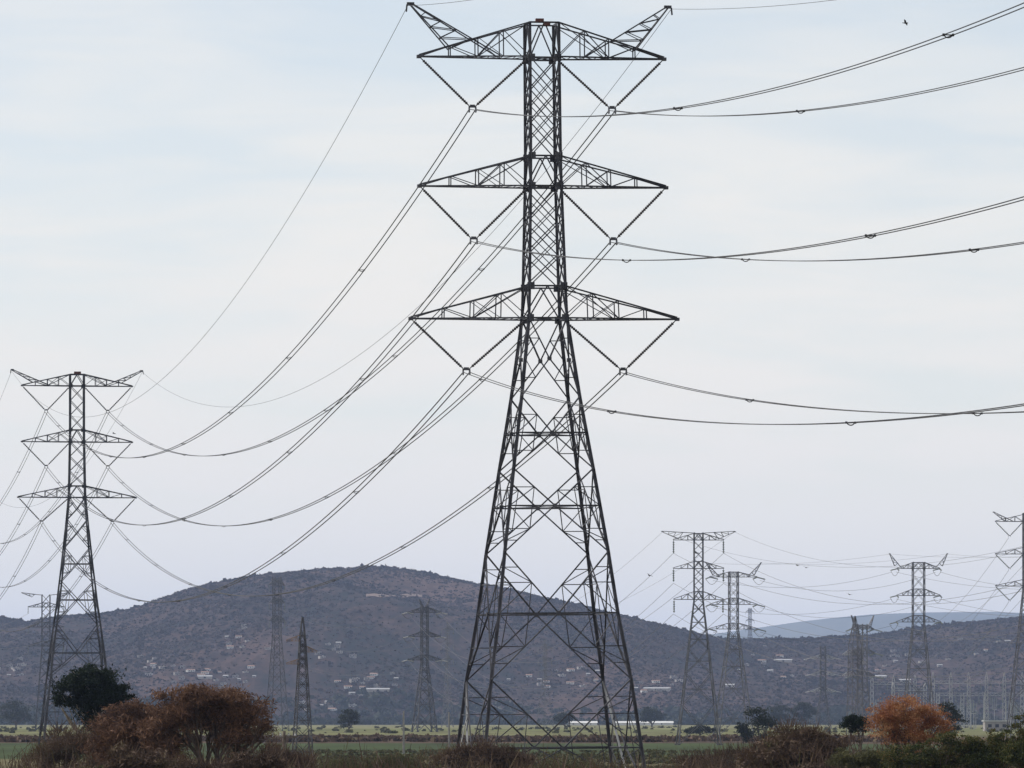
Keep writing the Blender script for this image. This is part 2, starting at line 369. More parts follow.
# woodland on the hills (a mass nobody could count)
N = 85000
py = Y0 + 40 + (YC + 60 - Y0) * rng.uniform(0, 1, N) ** 0.9; px = rng.uniform(-0.118, 0.118, N) * py
dens = np.array([mnoise.noise((x * 0.006, y * 0.003, 2.2)) for x, y in zip(px, py)])
keep = dens + rng.uniform(-0.4, 0.5, N) > -0.12
px, py = px[keep], py[keep]; 
# a closer-set line along the crest
nc = 2600; cx_ = rng.uniform(-0.118, 0.118, nc) * YC; cy_ = rng.uniform(YC - 60, YC + 50, nc)
px = np.concatenate([px, cx_]); py = np.concatenate([py, cy_])
sz = np.clip(rng.lognormal(0.35, 0.4, len(px)), 0.7, 4.5) 
crm = np.array([mnoise.noise((x * 0.02, 4.4, 1.0)) for x in px[-nc:]])
sz[-nc:] = np.where(crm + rng.uniform(-.35, .35, nc) > 0.12, sz[-nc:] * 1.9, sz[-nc:] * .8)
P = np.stack([px, py, ground_z(px, py)], -1)
V, F = blob_cloud(P, sz * 1.2, 6, 6)
tag(link('woodland', np_mesh('woodland', V, F, M['hill_tree'])), label='dry brown and dull green woodland covering the hills', cat='woodland', kind='stuff')

# belt of trees where the plain meets the hills
N = 3000
py = rng.uniform(5000, 5650, N); px = rng.uniform(-0.115, 0.115, N) * py
dn = np.array([mnoise.noise((x * 0.008, 0, 7.2)) for x in px])
sz = np.clip(4.2 + dn * 7 + rng.normal(0, 1.6, N), 1.8, 11)
P = np.stack([px, py, ground_z(px, py) + sz * 0.2], -1)
V, F = blob_cloud(P, sz, 8, 16)
tag(link('tree_belt', np_mesh('tree_belt', V, F, M['far_leaf'])), label='dark belt of distant trees where the plain meets the hills', cat='woodland', kind='stuff')

# scrub strips between the fields
def scrub(name, label, y0, y1, u0, u1, n, s0, s1, m, seed, faces=14, dens=0.0):
    rg = np.random.default_rng(seed)
    yy = rg.uniform(y0, y1, n); uu = rg.uniform(u0, u1, n); xx = (uu - 512) / FPX * yy
    k = np.array([mnoise.noise((x * 0.05, y * 0.02, seed * 1.3)) for x, y in zip(xx, yy)]) + rg.uniform(-.3, .3, n) > dens
    xx, yy = xx[k], yy[k]; s = rg.uniform(s0, s1, len(xx))
    V, F = blob_cloud(np.stack([xx, yy, s * 0.1], -1), s, seed + 50, faces)
    tag(link(name, np_mesh(name, V, F, m)), label=label, cat='scrub', kind='stuff')
scrub('scrub', 'low brown scrub strip between the green and yellow fields', 1240, 1420, -60, 900, 2600, 0.6, 1.7, M['brush_leaf'], 21)
scrub('scrub', 'scattered dull olive bushes in the far yellow field', 2000, 3600, -60, 1080, 1100, 0.5, 1.8, M['olive_leaf'], 22, 12, 0.22)
scrub('scrub', 'tufts of rough weeds over the nearest green field', 560, 900, 230, 900, 5200, 0.15, 0.55, M['olive_leaf'], 23, 8, -0.1)

# ------------------------------------------------------------------ trees and bushes
def crown(blobs, n, size, seed, stretch=1.0, thresh=-0.1, nsc=1.2, shell=0.5, nsub=17, tight=0.18):
    """leaf faces gathered in many small sprays set over and through each lump of the crown"""
    rg = np.random.default_rng(seed); B = np.array(blobs, float)
    vol = (B[:, 3] * B[:, 4] * B[:, 5]) ** 0.75; vol /= vol.sum()
    ns = nsub * len(B); k = rg.choice(len(B), ns, p=vol)
    d = rg.normal(size=(ns, 3)); d /= np.linalg.norm(d, axis=1)[:, None]; d[:, 2] = np.where(rg.uniform(0, 1, ns) < .45, np.abs(d[:, 2]), d[:, 2])
    rr = rg.uniform(0.35, 1.0, ns) ** 0.7 * rg.uniform(0.75, 1.28, ns)
    sc = B[k, :3] + d * rr[:, None] * B[k, 3:]
    sr = B[k, 3:].mean(1) * rg.uniform(0.55, 1.5, ns) * tight
    w_ = sr ** 2; w_ /= w_.sum()
    q = rg.choice(ns, n, p=w_)
    p = sc[q] + rg.normal(size=(n, 3)) * (sr[q, None] * np.array([1.25, 1.25, 0.62]))
    p = p[p[:, 2] > 0.05]; m_ = len(p)
    a = rg.normal(size=(m_, 3)); a /= np.linalg.norm(a, axis=1)[:, None]
    b2 = np.cross(a, rg.normal(size=(m_, 3))); b2 /= np.linalg.norm(b2, axis=1)[:, None]
    h = size * rg.uniform(0.5, 1.2, (m_, 1)) / 2
    V = np.stack([p - a * h * stretch, p - b2 * h * .6, p + a * h * stretch, p + b2 * h * .6], 1).reshape(-1, 3)
    return V, np.arange(len(V)).reshape(-1, 4)

def limb(mb, p, q, r0, r1, rg, wob=0.12, n=6, seg=6):
    p = Vector(p); q = Vector(q); ln = (q - p).length; pts = []; rs = []
    o1 = Vector((rg.uniform(-1, 1), rg.uniform(-1, 1), rg.uniform(-.4, .8))) * ln * wob
    for i in range(seg + 1):
        s = i / seg; pts.append(p.lerp(q, s) + o1 * math.sin(s * math.pi) + Vector((rg.uniform(-1, 1), rg.uniform(-1, 1), rg.uniform(-1, 1))) * ln * 0.015 * (0 < i < seg))
        rs.append(r0 + (r1 - r0) * s)
    mb.tube(pts, rs, n); return pts

def tree(name, label, cat, u, d, blobs_px, leaf, n, size, seed, bark='bark', tr=0.16, forks=3, group=None, part='crown', stretch=1.0, thresh=-0.1, nsc=1.2, dr=1.0, fork_h=0.3, twigs=0, shell=0.5, fine=None):
    """crown lumps are given as (column, row, half width, half height) at the tree's own distance d and turned into metres"""
    base = at(u, HOR, d); base.z = float(ground_z(base.x, base.y))
    root = thing(name, label, cat, base, 0, group); rg = random.Random(seed); k = d / FPX
    blobs = []
    for (bu, bv, ru, rv) in blobs_px:
        c_ = at(bu, bv, d) - base
        blobs.append((c_.x, rg.uniform(-.35, .35) * ru * k * dr, c_.z, ru * k, (ru * .6 + rv * .4) * k * dr, rv * k))
    tm = MB(); top = max(b_[2] for b_ in blobs)
    stem = max(0.15, top * fork_h)
    for fi in range(1):
        limb(tm, (0, 0, -0.1), (rg.uniform(-.1, .1), 0, stem), tr, tr * .75, rg, 0.06, 8)
    tips = []
    for b_ in blobs:
        c_ = Vector(b_[:3]); c_.z = max(c_.z - b_[5] * .3, stem * 1.05)
        pts = limb(tm, (0, 0, stem * 0.9), c_, tr * .6, tr * .28, rg, 0.14, 6)
        for j in range(forks):
            e = Vector((b_[0] + rg.uniform(-.8, .8) * b_[3], b_[1] + rg.uniform(-.8, .8) * b_[4], b_[2] + rg.uniform(-.2, .85) * b_[5]))
            s_ = pts[rg.randint(2, 5)]
            pp = limb(tm, s_, e, tr * .26, tr * .07, rg, 0.1, 5, 5)
            for q_ in range(twigs):
                e2 = e + Vector((rg.uniform(-1, 1) * b_[3], rg.uniform(-1, 1) * b_[4], rg.uniform(-.2, 1) * b_[5])) * .45
                limb(tm, pp[rg.randint(1, 4)], e2, tr * .09, tr * .03, rg, 0.1, 4, 4)
    tm.build('trunk' if cat == 'tree' else 'stems', M[bark], root)
    V, F = crown(blobs, n, size, seed, stretch, thresh, nsc, shell)
    if fine:
        V2, F2_ = crown([(a, b_, c_, x * 1.12, y * 1.12, z * 1.12) for a, b_, c_, x, y, z in blobs], fine[0], fine[1], seed + 1, fine[2], thresh, nsc, shell)
        F = np.concatenate([F, F2_ + len(V)]); V = np.concatenate([V, V2])
    if leaf == 'brush_leaf':
        # bare shoots reaching out past the leaves, so the outline stays ragged
        g_ = np.random.default_rng(seed + 9); B_ = np.array(blobs, float); nt_ = 900
        kk = g_.integers(0, len(B_), nt_); d_ = g_.normal(size=(nt_, 3)); d_ /= np.linalg.norm(d_, axis=1)[:, None]; d_[:, 2] = np.abs(d_[:, 2])
        b0 = B_[kk, :3] + d_ * B_[kk, 3:] * g_.uniform(.6, 1.05, (nt_, 1)); dv = (d_ * .8 + g_.normal(size=(nt_, 3)) * .35 + np.array([0, 0, .5])) * g_.uniform(.15, .6, (nt_, 1))
        sv = np.stack([g_.uniform(.008, .02, nt_), g_.uniform(-.015, .015, nt_), np.zeros(nt_)], 1)
        tv = np.stack([b0 - sv, b0 + sv, b0 + dv + sv * .3, b0 + dv - sv * .3], 1).reshape(-1, 3)
        F = np.concatenate([F, np.arange(len(tv)).reshape(-1, 4) + len(V)]); V = np.concatenate([V, tv])
    link(part, np_mesh(part, V, F, M[leaf]), root)
    return root

# dark evergreen in front of the left tower
tree('evergreen_tree', 'dark green round-crowned tree in front of the tower on the left', 'tree', 104, 430,
     [(90, 683, 24, 15), (70, 690, 17, 15), (108, 690, 18, 15), (122, 700, 12, 10), (62, 705, 12, 12), (94, 706, 20, 16), (100, 728, 22, 14), (118, 714, 10, 14), (84, 672, 12, 8), (102, 674, 9, 8)],
     'dark_leaf', 38000, 0.17, 31, 'palebark', 0.2, 3, thresh=-0.16, nsc=0.9, fork_h=0.25, stretch=1.4)
# rusty thorn trees
tree('thorn_tree', 'large rusty brown thorn tree with a wide flat crown, left of centre', 'tree', 214, 300,
     [(205, 697, 26, 11), (180, 706, 24, 14), (232, 704, 24, 13), (212, 715, 34, 15), (252, 718, 20, 16), (176, 726, 26, 18), (262, 736, 16, 16), (240, 742, 22, 16), (165, 748, 22, 18), (196, 690, 16, 6)],
     'rust_leaf', 34000, 0.065, 32, 'bark', 0.19, 5, stretch=1.6, thresh=-0.12, nsc=1.0, fork_h=0.18, twigs=4, fine=(16000, 0.11, 3.2))
tree('thorn_tree', 'smaller rusty brown thorn tree between the dark evergreen and the largest thorn tree', 'tree', 138, 310,
     [(132, 712, 20, 10), (116, 722, 16, 14), (150, 720, 18, 14), (130, 738, 30, 18), (110, 750, 20, 16), (150, 756, 20, 18)],
     'rust_leaf', 27000, 0.065, 33, 'bark', 0.15, 4, stretch=1.6, thresh=-0.12, nsc=1.0, fork_h=0.2, twigs=4, fine=(11000, 0.11, 3.2))
tree('bush', 'grey olive bush at the bottom left below the dark evergreen', 'bush', 66, 320,
     [(66, 750, 26, 14), (44, 760, 22, 12), (84, 745, 18, 14), (60, 738, 14, 9), (96, 758, 18, 16)],
     'brush_leaf', 24000, 0.07, 34, 'bark', 0.07, 4, stretch=1.5, fork_h=0.12, twigs=2)
tree('bush', 'tangled brown bush in front of the trunk of the largest thorn tree', 'bush', 205, 270,
     [(150, 768, 22, 10), (180, 772, 22, 9), (215, 774, 22, 7), (245, 769, 20, 9), (268, 765, 14, 9), (125, 764, 16, 12)],
     'brush_leaf', 24000, 0.07, 52, 'bark', 0.06, 4, stretch=1.6, fork_h=0.12, twigs=3, fine=(8000, 0.12, 3.2))
tree('orange_tree', 'bright orange leaved tree at the bottom right', 'tree', 912, 300,
     [(905, 710, 22, 11), (885, 718, 16, 13), (926, 716, 20, 12), (900, 728, 28, 16), (936, 728, 18, 12), (884, 738, 16, 12), (915, 742, 24, 14), (946, 738, 10, 10), (903, 703, 10, 5)],
     'orange_leaf', 26000, 0.09, 35, 'bark', 0.14, 3, thresh=-0.2, nsc=1.1, fork_h=0.2, stretch=1.2, twigs=1)
tree('small_dark_tree', 'small dark green tree on a thin trunk left of the orange tree', 'tree', 861, 420,
     [(856, 722, 10, 7), (850, 726, 7, 6), (865, 725, 6, 6), (858, 730, 8, 4)], 'dark_leaf', 5000, 0.14, 36, 'bark', 0.13, 2, fork_h=0.4)
tree('bush', 'yellow green bush in front of the orange tree', 'bush', 930, 270,
     [(918, 752, 14, 8), (947, 742, 13, 9), (905, 760, 22, 10), (955, 755, 16, 12), (935, 764, 24, 12), (930, 744, 8, 6)],
     'green_leaf', 20000, 0.11, 37, 'bark', 0.07, 3, fork_h=0.12)
tree('bush', 'green bush with yellowed tips right of the orange tree', 'bush', 982, 270,
     [(975, 748, 13, 10), (993, 738, 11, 9), (985, 760, 26, 12), (1008, 752, 14, 12), (964, 741, 6, 5), (1002, 731, 6, 5)],
     'green_leaf', 20000, 0.11, 38, 'bark', 0.07, 3, fork_h=0.12)
tree('bush', 'dark green bush cut by the right edge of the picture', 'bush', 1028, 250,
     [(1020, 720, 9, 8), (1034, 712, 12, 10), (1014, 733, 9, 8), (1032, 742, 18, 16), (1022, 760, 22, 14)],
     'green_leaf', 20000, 0.10, 39, 'bark', 0.09, 3, fork_h=0.15)
tree('bush', 'tall twiggy brown bush left of the small dark tree', 'bush', 795, 300,
     [(795, 742, 24, 10), (775, 750, 24, 10), (812, 740, 16, 11), (830, 750, 18, 12), (790, 732, 10, 6), (760, 758, 22, 10), (800, 760, 34, 14)],
     'brush_leaf', 21000, 0.07, 40, 'bark', 0.07, 4, stretch=1.6, fork_h=0.12, twigs=3, fine=(10000, 0.12, 3.2))
tree('bush', 'dull olive bush under the left side of the orange tree', 'bush', 868, 280,
     [(872, 760, 20, 10), (850, 764, 20, 10), (888, 762, 14, 10), (840, 754, 9, 6)],
     'olive_leaf', 18000, 0.08, 41, 'bark', 0.06, 4, stretch=1.5, fork_h=0.12, twigs=2)
tree('bush', 'dark twiggy bush around the left foot of the largest tower', 'bush', 468, 340,
     [(468, 756, 20, 9), (488, 754, 18, 10), (450, 762, 18, 9), (505, 760, 18, 9), (478, 766, 34, 12), (520, 764, 16, 8)],
     'brush_leaf', 18000, 0.07, 42, 'bark', 0.06, 4, stretch=1.6, fork_h=0.12, twigs=3, fine=(8000, 0.12, 3.2))
tree('bush', 'small olive bush between the pointed pylon and the largest tower', 'bush', 395, 340,
     [(392, 760, 14, 7), (410, 763, 14, 7), (376, 764, 12, 7), (398, 770, 30, 9)],
     'olive_leaf', 14000, 0.08, 43, 'bark', 0.05, 3, fork_h=0.12)
tree('bush', 'low olive bush right of the wooden pole', 'bush', 350, 340,
     [(348, 762, 12, 6), (336, 765, 12, 6), (362, 764, 12, 7), (350, 772, 30, 9)],
     'olive_leaf', 14000, 0.08, 44, 'bark', 0.05, 3, fork_h=0.12)
tree('bush', 'low brown bush at the bottom left of the pointed pylon', 'bush', 288, 320,
     [(286, 762, 12, 8), (274, 758, 10, 10), (304, 764, 12, 6), (290, 772, 28, 9)],
     'brush_leaf', 14000, 0.08, 45, 'bark', 0.05, 3, fork_h=0.12, twigs=2)
tree('bush', 'low dry bush just right of the largest tower', 'bush', 690, 340,
     [(688, 764, 16, 5), (706, 762, 16, 6), (725, 760, 16, 7), (742, 758, 14, 8), (712, 770, 44, 9)],
     'brush_leaf', 16000, 0.08, 46, 'bark', 0.05, 3, fork_h=0.12, twigs=2)
tree('bush', 'low olive bush under the middle of the largest tower', 'bush', 575, 345,
     [(560, 764, 16, 5), (585, 766, 16, 5), (610, 765, 16, 5), (575, 772, 50, 9), (545, 762, 12, 6)],
     'olive_leaf', 14000, 0.08, 47, 'bark', 0.05, 3, fork_h=0.12, twigs=2)
# middle distance trees
mid = [(760, 1150, [(758, 715, 12, 10), (764, 727, 12, 12), (752, 730, 8, 10), (768, 738, 9, 9)], 'far_leaf', 'dark hazy tree standing in the field right of the I-string tower'),
       (743, 1180, [(742, 729, 7, 6), (745, 736, 8, 6)], 'far_leaf', 'round hazy bush in the field left of the dark hazy tree'),
       (349, 2300, [(349, 716, 9, 6), (346, 722, 7, 5), (354, 720, 6, 5)], 'far_leaf', 'lone dark tree at the far field edge between two pylons'),
       (565, 3300, [(565, 718, 8, 5), (560, 721, 6, 3)], 'far_leaf', 'dark tree in front of the long white sheds'),
       (781, 3600, [(779, 710, 9, 6), (789, 712, 7, 5), (771, 714, 6, 5), (781, 718, 14, 4)], 'far_leaf', 'dark broad tree at the foot of the ridge left of the small pale pylon'),
       (803, 3600, [(803, 709, 8, 6), (811, 714, 6, 5), (801, 717, 9, 4)], 'far_leaf', 'dark round tree at the foot of the ridge under the small pale pylon'),
       (652, 3600, [(650, 713, 9, 6), (659, 716, 7, 4), (648, 719, 9, 4)], 'far_leaf', 'dark tree just right of the largest tower at the foot of the hill'),
       (950, 900, [(946, 712, 9, 9), (956, 720, 8, 10), (950, 730, 10, 8)], 'far_leaf', 'dark tree behind the right side of the orange tree'),
       (16, 3200, [(14, 708, 14, 7), (28, 712, 11, 6), (4, 712, 9, 6), (16, 718, 22, 5)], 'far_leaf', 'broad dark clump of a tree at the far left below the hill'),
       (700, 1700, [(700, 729, 8, 3), (694, 731, 7, 2.5), (709, 730, 6, 2.5)], 'far_leaf', 'low dark bush at the feet of the I-string tower')]
for i, (u, d, bl, lf, lb) in enumerate(mid):
    tree('bush' if 'bush' in lb else 'tree', lb, 'bush' if 'bush' in lb else 'tree', u, d, bl, lf, 2600, d / FPX * 2.2, 60 + i, 'bark', d / FPX * 1.0, 2, fork_h=0.2, nsc=0.4, thresh=-0.3)

# foreground undergrowth below the frame's lower edge, tops only just in view
rg = np.random.default_rng(77); pts = []; szs = []
def top_row(u): return np.interp(u, [0, 20, 100, 280, 300, 330, 430, 450, 530, 560, 660, 720, 760, 830, 870, 1024], [768, 764, 756, 758, 761, 764, 762, 759, 760, 766, 767, 763, 757, 752, 750, 747])
for i in range(2600):
    d = rg.uniform(285, 430); u = rg.uniform(-70, 1100); s = rg.uniform(0.35, 0.95)
    ztop = CAMH + (HOR - top_row(u) - abs(rg.normal(0, 4))) / FPX * d
    z = max(0.1, ztop - s * rg.uniform(.7, 2.4)); pts.append(((u - 512) / FPX * d, d, z)); szs.append(s)
V, F = blob_cloud(pts, szs, 78, 34)
bush_mi = (np.repeat(rg.uniform(0, 1, len(pts)) < 0.28, 34)).astype(int)
# shrink each face about its own centre: small leaves rather than big flakes
Vq = V.reshape(-1, 4, 3); cq = Vq.mean(1, keepdims=True); Vq = cq + (Vq - cq) * 0.26
Vq = Vq.reshape(-1, 3)
# bare twigs standing up out of the tangle
nt_ = 9000; kk = rg.integers(0, len(pts), nt_); b0 = np.asarray(pts)[kk] + rg.normal(size=(nt_, 3)) * .4; ln_ = rg.uniform(.4, 1.25, (nt_, 1))
dv = np.stack([rg.normal(0, .45, nt_), rg.normal(0, .45, nt_), np.ones(nt_)], 1) * ln_; sdv = np.stack([rg.uniform(.012, .03, nt_), rg.uniform(-.02, .02, nt_), np.zeros(nt_)], 1)
tw = np.stack([b0 - sdv, b0 + sdv, b0 + dv + sdv * .4, b0 + dv - sdv * .4], 1).reshape(-1, 3)
F = np.concatenate([F, np.arange(len(tw)).reshape(-1, 4) + len(Vq)]); Vq = np.concatenate([Vq, tw]); bush_mi = np.concatenate([bush_mi, np.full(nt_, 0)])
tag(link('undergrowth', np_mesh('undergrowth', Vq, F, [M['brush_leaf'], M['olive_leaf']], bush_mi)), label='tangled dry undergrowth along the bottom edge of the picture', cat='undergrowth', kind='stuff')

# ------------------------------------------------------------------ insulators
_ins = {}
def insulator_mesh(length, disc=0.115, pitch=0.17, m='insul', n=8):
    key = (round(length, 2), disc, m)
    if key in _ins: return _ins[key]
    pts = []; rs = []; z = 0.0; pts.append((0, 0, 0)); rs.append(0.03)
    z = 0.25
    while z < length - 0.25:
        pts += [(0, 0, z), (0, 0, z + pitch * .15), (0, 0, z + pitch * .5), (0, 0, z + pitch * .95)]
        rs += [0.045, disc, disc * .8, 0.045]; z += pitch
    pts.append((0, 0, length)); rs.append(0.03)
    mb = MB(); base = 0
    for p, r_ in zip(pts, rs):
        for k in range(n):
            a = 2 * math.pi * k / n; mb.v.append((r_ * math.cos(a), r_ * math.sin(a), p[2]))
    for i in range(len(pts) - 1):
        for k in range(n): mb.f.append((i * n + k, i * n + (k + 1) % n, (i + 1) * n + (k + 1) % n, (i + 1) * n + k)); mb.m.append(0)
    _ins[key] = mb.mesh('insulator_string', M[m]); return _ins[key]
def insulator(parent, p, q, disc=0.115, pitch=0.17, m='insul'):
    p = Vector(p); q = Vector(q); d = q - p
    return link('insulator_string', insulator_mesh(d.length, disc, pitch, m), parent, p, d.to_track_quat('Z', 'Y').to_euler())

# ------------------------------------------------------------------ lattice towers
def width_fn(prof):
    zs = [p[0] for p in prof]; ws = [p[1] for p in prof]
    return lambda z: float(np.interp(z, zs, ws))

def lattice_tower(label, x, y, rz, S, name='transmission_tower', z0=0.0, group=None):
    """S: prof, panels, lattice, belts, arms, horns, strings, thickness, material, detail"""
    root = thing(name, label, 'transmission tower', (x, y, z0), rz, group)
    W = width_fn(S['prof']); k = S.get('t', 1.0); m = M[S.get('mat', 'steel')]; rich = S.get('rich', False)
    top = S['prof'][-1][0]; fine = (0.062 if rich else .085) * k; mid_ = (0.098 if rich else .13) * k; big = (0.185 if rich else .26) * k
    bar = (lambda mb, p, q, t_: mb.angle(p, q, t_)) if rich else (lambda mb, p, q, t_: mb.bar(p, q, t_))
    def cor(i, j, z): h_ = W(z) / 2; return Vector((i * h_, j * h_, z))
    levels = [p[0] for p in S['prof']]
    for i, j in ((-1, -1), (1, -1), (1, 1), (-1, 1)):
        mb = MB()
        for a, b_ in zip(levels[:-1], levels[1:]):
            if rich:
                mb.angle(cor(i, j, a), cor(i, j, b_), big * (1.15 if b_ <= S['prof'][-1][0] * .62 else 0.95))
            else: mb.bar(cor(i, j, a), cor(i, j, b_), big * .85)
        c0 = cor(i, j, levels[0])
        mb.box((c0.x, c0.y, -0.05), (0.7 * k, 0.7 * k, 0.5))
        if rich:
            for zz in S['nodes']:
                c0 = cor(i, j, zz)
                mb.box((c0.x - i * .1, c0.y - j * (.02), zz), (0.5, 0.05, 0.5)); mb.box((c0.x - i * .02, c0.y - j * .1, zz), (0.05, 0.5, 0.5))
        bl = None
        lg_ = mb.build('leg', m, root)
    faces = [((-1, -1), (1, -1)), ((1, -1), (1, 1)), ((1, 1), (-1, 1)), ((-1, 1), (-1, -1))]
    br = MB()
    for (c1, c2_) in faces:
        for (za, zb, zc, hor) in S['panels']:
            A, B_ = cor(*c1, za), cor(*c2_, za); A2, B2 = cor(*c1, zb), cor(*c2_, zb)   # za low, zb high
            ctr = (cor(*c1, zc) + cor(*c2_, zc)) / 2
            for p in (A, B_, A2, B2): bar(br, p, ctr, mid_)
            if hor: bar(br, cor(*c1, zc), cor(*c2_, zc), mid_ * .95)
            if rich:
                br.box(ctr, (0.26, 0.26, 0.26))
                for p, c_ in ((A, c1), (B_, c2_), (A2, c1), (B2, c2_)):
                    far = abs(p.z - zc)
                    for s_, ext in ((0.5, True), (0.25, False)) if far > 3 else ((0.5, True),):
                        mpt = p.lerp(ctr, s_); lz = cor(*c_, mpt.z)
                        bar(br, mpt, lz, fine)
                        if ext:
                            bar(br, mpt, cor(*c_, zc if hor else (p.z + 2 * (zc - p.z) * .5)), fine)
                            if hor: bar(br, mpt, cor(*c_, zc).lerp(ctr, 0.5), fine)
                    if far > 3: bar(br, p.lerp(ctr, .5), cor(*c_, p.lerp(ctr, .25).z), fine)
        for (za, zb, ph, dbl) in S['lattice']:
            n_ = max(1, round((zb - za) / ph)); h_ = (zb - za) / n_
            for i in range(n_):
                a, b_ = za + i * h_, za + (i + 1) * h_
                bar(br, cor(*c1, a), cor(*c2_, b_), fine * (1.3 if rich else 1)); bar(br, cor(*c2_, a), cor(*c1, b_), fine * (1.3 if rich else 1))
                if dbl and i < n_ - 1:
                    bar(br, cor(*c1, a + h_ / 2), cor(*c2_, b_ + h_ / 2), fine); bar(br, cor(*c2_, a + h_ / 2), cor(*c1, b_ + h_ / 2), fine)
        for (za, zb) in S['belts']:
            for z in (za, zb): bar(br, cor(*c1, z), cor(*c2_, z), mid_ * 1.15)
            mid_top = (cor(*c1, zb) + cor(*c2_, zb)) / 2
            bar(br, cor(*c1, za), mid_top, mid_); bar(br, cor(*c2_, za), mid_top, mid_)
    for (za, zb) in S['belts']:
        bar(br, cor(-1, -1, za), cor(1, 1, za), fine); bar(br, cor(1, -1, za), cor(-1, 1, za), fine)
    for (za, zb, zc, hor) in S['panels']:
        if hor and rich: bar(br, cor(-1, -1, zc), cor(1, 1, zc), fine); bar(br, cor(1, -1, zc), cor(-1, 1, zc), fine)
    br.build('bracing', m, root)
    if S.get('sun_paint_z'):  # side diagonals whose sunlight is put into a paler steel colour
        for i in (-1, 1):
            mb = MB(); mb.angle(cor(i, 1, S['sun_paint_z'] - .1) * .995, cor(i, 0, 0.2) * .99, .16 * k)
            mb.angle(cor(i, 1, S['sun_paint_z'] - .1).lerp(cor(i, 0, 0.2), .35), cor(i, 1, 1.0), .08 * k)
            mb.build('diagonal_brace', M['steel_bright'], root, 'galvanised diagonal brace low on the side, sunlight put into its pale colour')
    sm = S.get('smat', 'insul'); dk = S.get('disc', 0.115); pk = S.get('pitch', 0.17)
    for ai, A in enumerate(S['arms']):
        zb, zt, half = A['z'], A['zt'], A['half']
        for s in A.get('sides', (-1, 1)):
            mb = MB(); hb = W(zb) / 2; ht = W(zt) / 2; yb = hb; yt = ht
            tip = Vector((s * half, 0, zb)); tw = 0.12
            bot = lambda q_, j: Vector((s * (hb + (half - hb) * q_), j * (yb + (tw - yb) * q_), zb))
            tp = lambda q_, j: Vector((s * (ht + (half - ht) * q_), j * (yt + (tw - yt) * q_), zt + (zb + 0.12 - zt) * q_))
            for j in (-1, 1):
                bar(mb, bot(0, j), bot(1, j), mid_ * 1.05); bar(mb, tp(0, j), tp(1, j), mid_)
                if zt - zb > 0.1:
                    qs = [0.0, 0.24, 0.47, 0.72] if rich else [0.0, .3, .62]
                    for a, b_ in zip(qs, qs[1:] + [1.0]):
                        if a > 0: bar(mb, bot(a, j), tp(a, j), fine * 1.15)
                        if b_ < 1 or rich: bar(mb, bot(a, j), tp(b_, j), fine) if (qs.index(a) % 2 == 0) else bar(mb, tp(a, j), bot(b_, j), fine)
                    if rich: bar(mb, bot(.47, j), tp(0, j), fine); bar(mb, bot(.24, j), tp(.47, j), fine * .8)
            for q_ in ([.0, .12, .24, .36, .47, .6, .72, .86] if rich else [0, .3, .62]):
                bar(mb, bot(q_, -1), bot(q_, 1), fine)
                bar(mb, bot(q_, -1), bot(min(1, q_ + .12 if rich else q_ + .3), 1), fine * .8)
                if q_ in (.24, .47, .72): bar(mb, tp(q_, -1), tp(q_, 1), fine)
            if rich: mb.box(tip, (0.3, 0.3, 0.22))
            arm = mb.build('crossarm', M[S['armmat']] if S.get('armmat') else m, root)
            st_ = A.get('string')
            if st_ and st_[0] == 'V':
                ax, azz = s * st_[1], st_[2]
                i1 = insulator(arm, (s * (half - .12), 0, zb - .1), (ax + s * .22, 0, azz + .16), dk, pk, sm)
                i2_ = insulator(arm, (s * (W(zb - .2) / 2 + .1), 0, zb - .15), (ax - s * .22, 0, azz + .16), dk, pk, sm)
                hw = MB(); hw.box((ax, 0, azz + .1), (0.55, 0.05 * k, 0.12)); hw.box((ax - .23, 0, azz - .12), (0.07, .3, .34)); hw.box((ax + .23, 0, azz - .12), (0.07, .3, .34))
                hw.box((ax, 0, azz + .2), (0.36, 0.05 * k, 0.1))
                hw.build('yoke_plate', m, arm)
            elif st_ and st_[0] == 'I':
                insulator(arm, (s * (half - .1), 0, zb - .05), (s * (half - .1), 0, zb - st_[1]), dk, pk, sm)
            elif st_ and st_[0] == 'T':
                ln = st_[1]; dr_ = st_[2]
                for j, dv in ((-1, -dr_), (1, dr_)):
                    dd = Vector((math.cos(dv), math.sin(dv), -0.22)) * ln
                    dd = Vector((st_[3][0 if j < 0 else 1][0], st_[3][0 if j < 0 else 1][1], -0.25)).normalized() * ln
                    for o2 in (-.35, .35):
                        insulator(arm, (s * (half - .1), o2, zb - .05), Vector((s * (half - .1), o2, zb - .05)) + dd, dk, pk, sm)
                jm = MB(); a_ = Vector((st_[3][0][0], st_[3][0][1], -.25)).normalized() * ln; b2_ = Vector((st_[3][1][0], st_[3][1][1], -.25)).normalized() * ln
                pts_ = [Vector((s * (half - .1), 0, zb - .05)) + a_.lerp(b2_, q_ / 10) + Vector((0, 0, -math.sin(q_ / 10 * math.pi) * 1.7)) for q_ in range(11)]
                jm.tube(pts_, 0.05 * k, 5); jm.build('jumper_loop', M['cable_far'], arm)
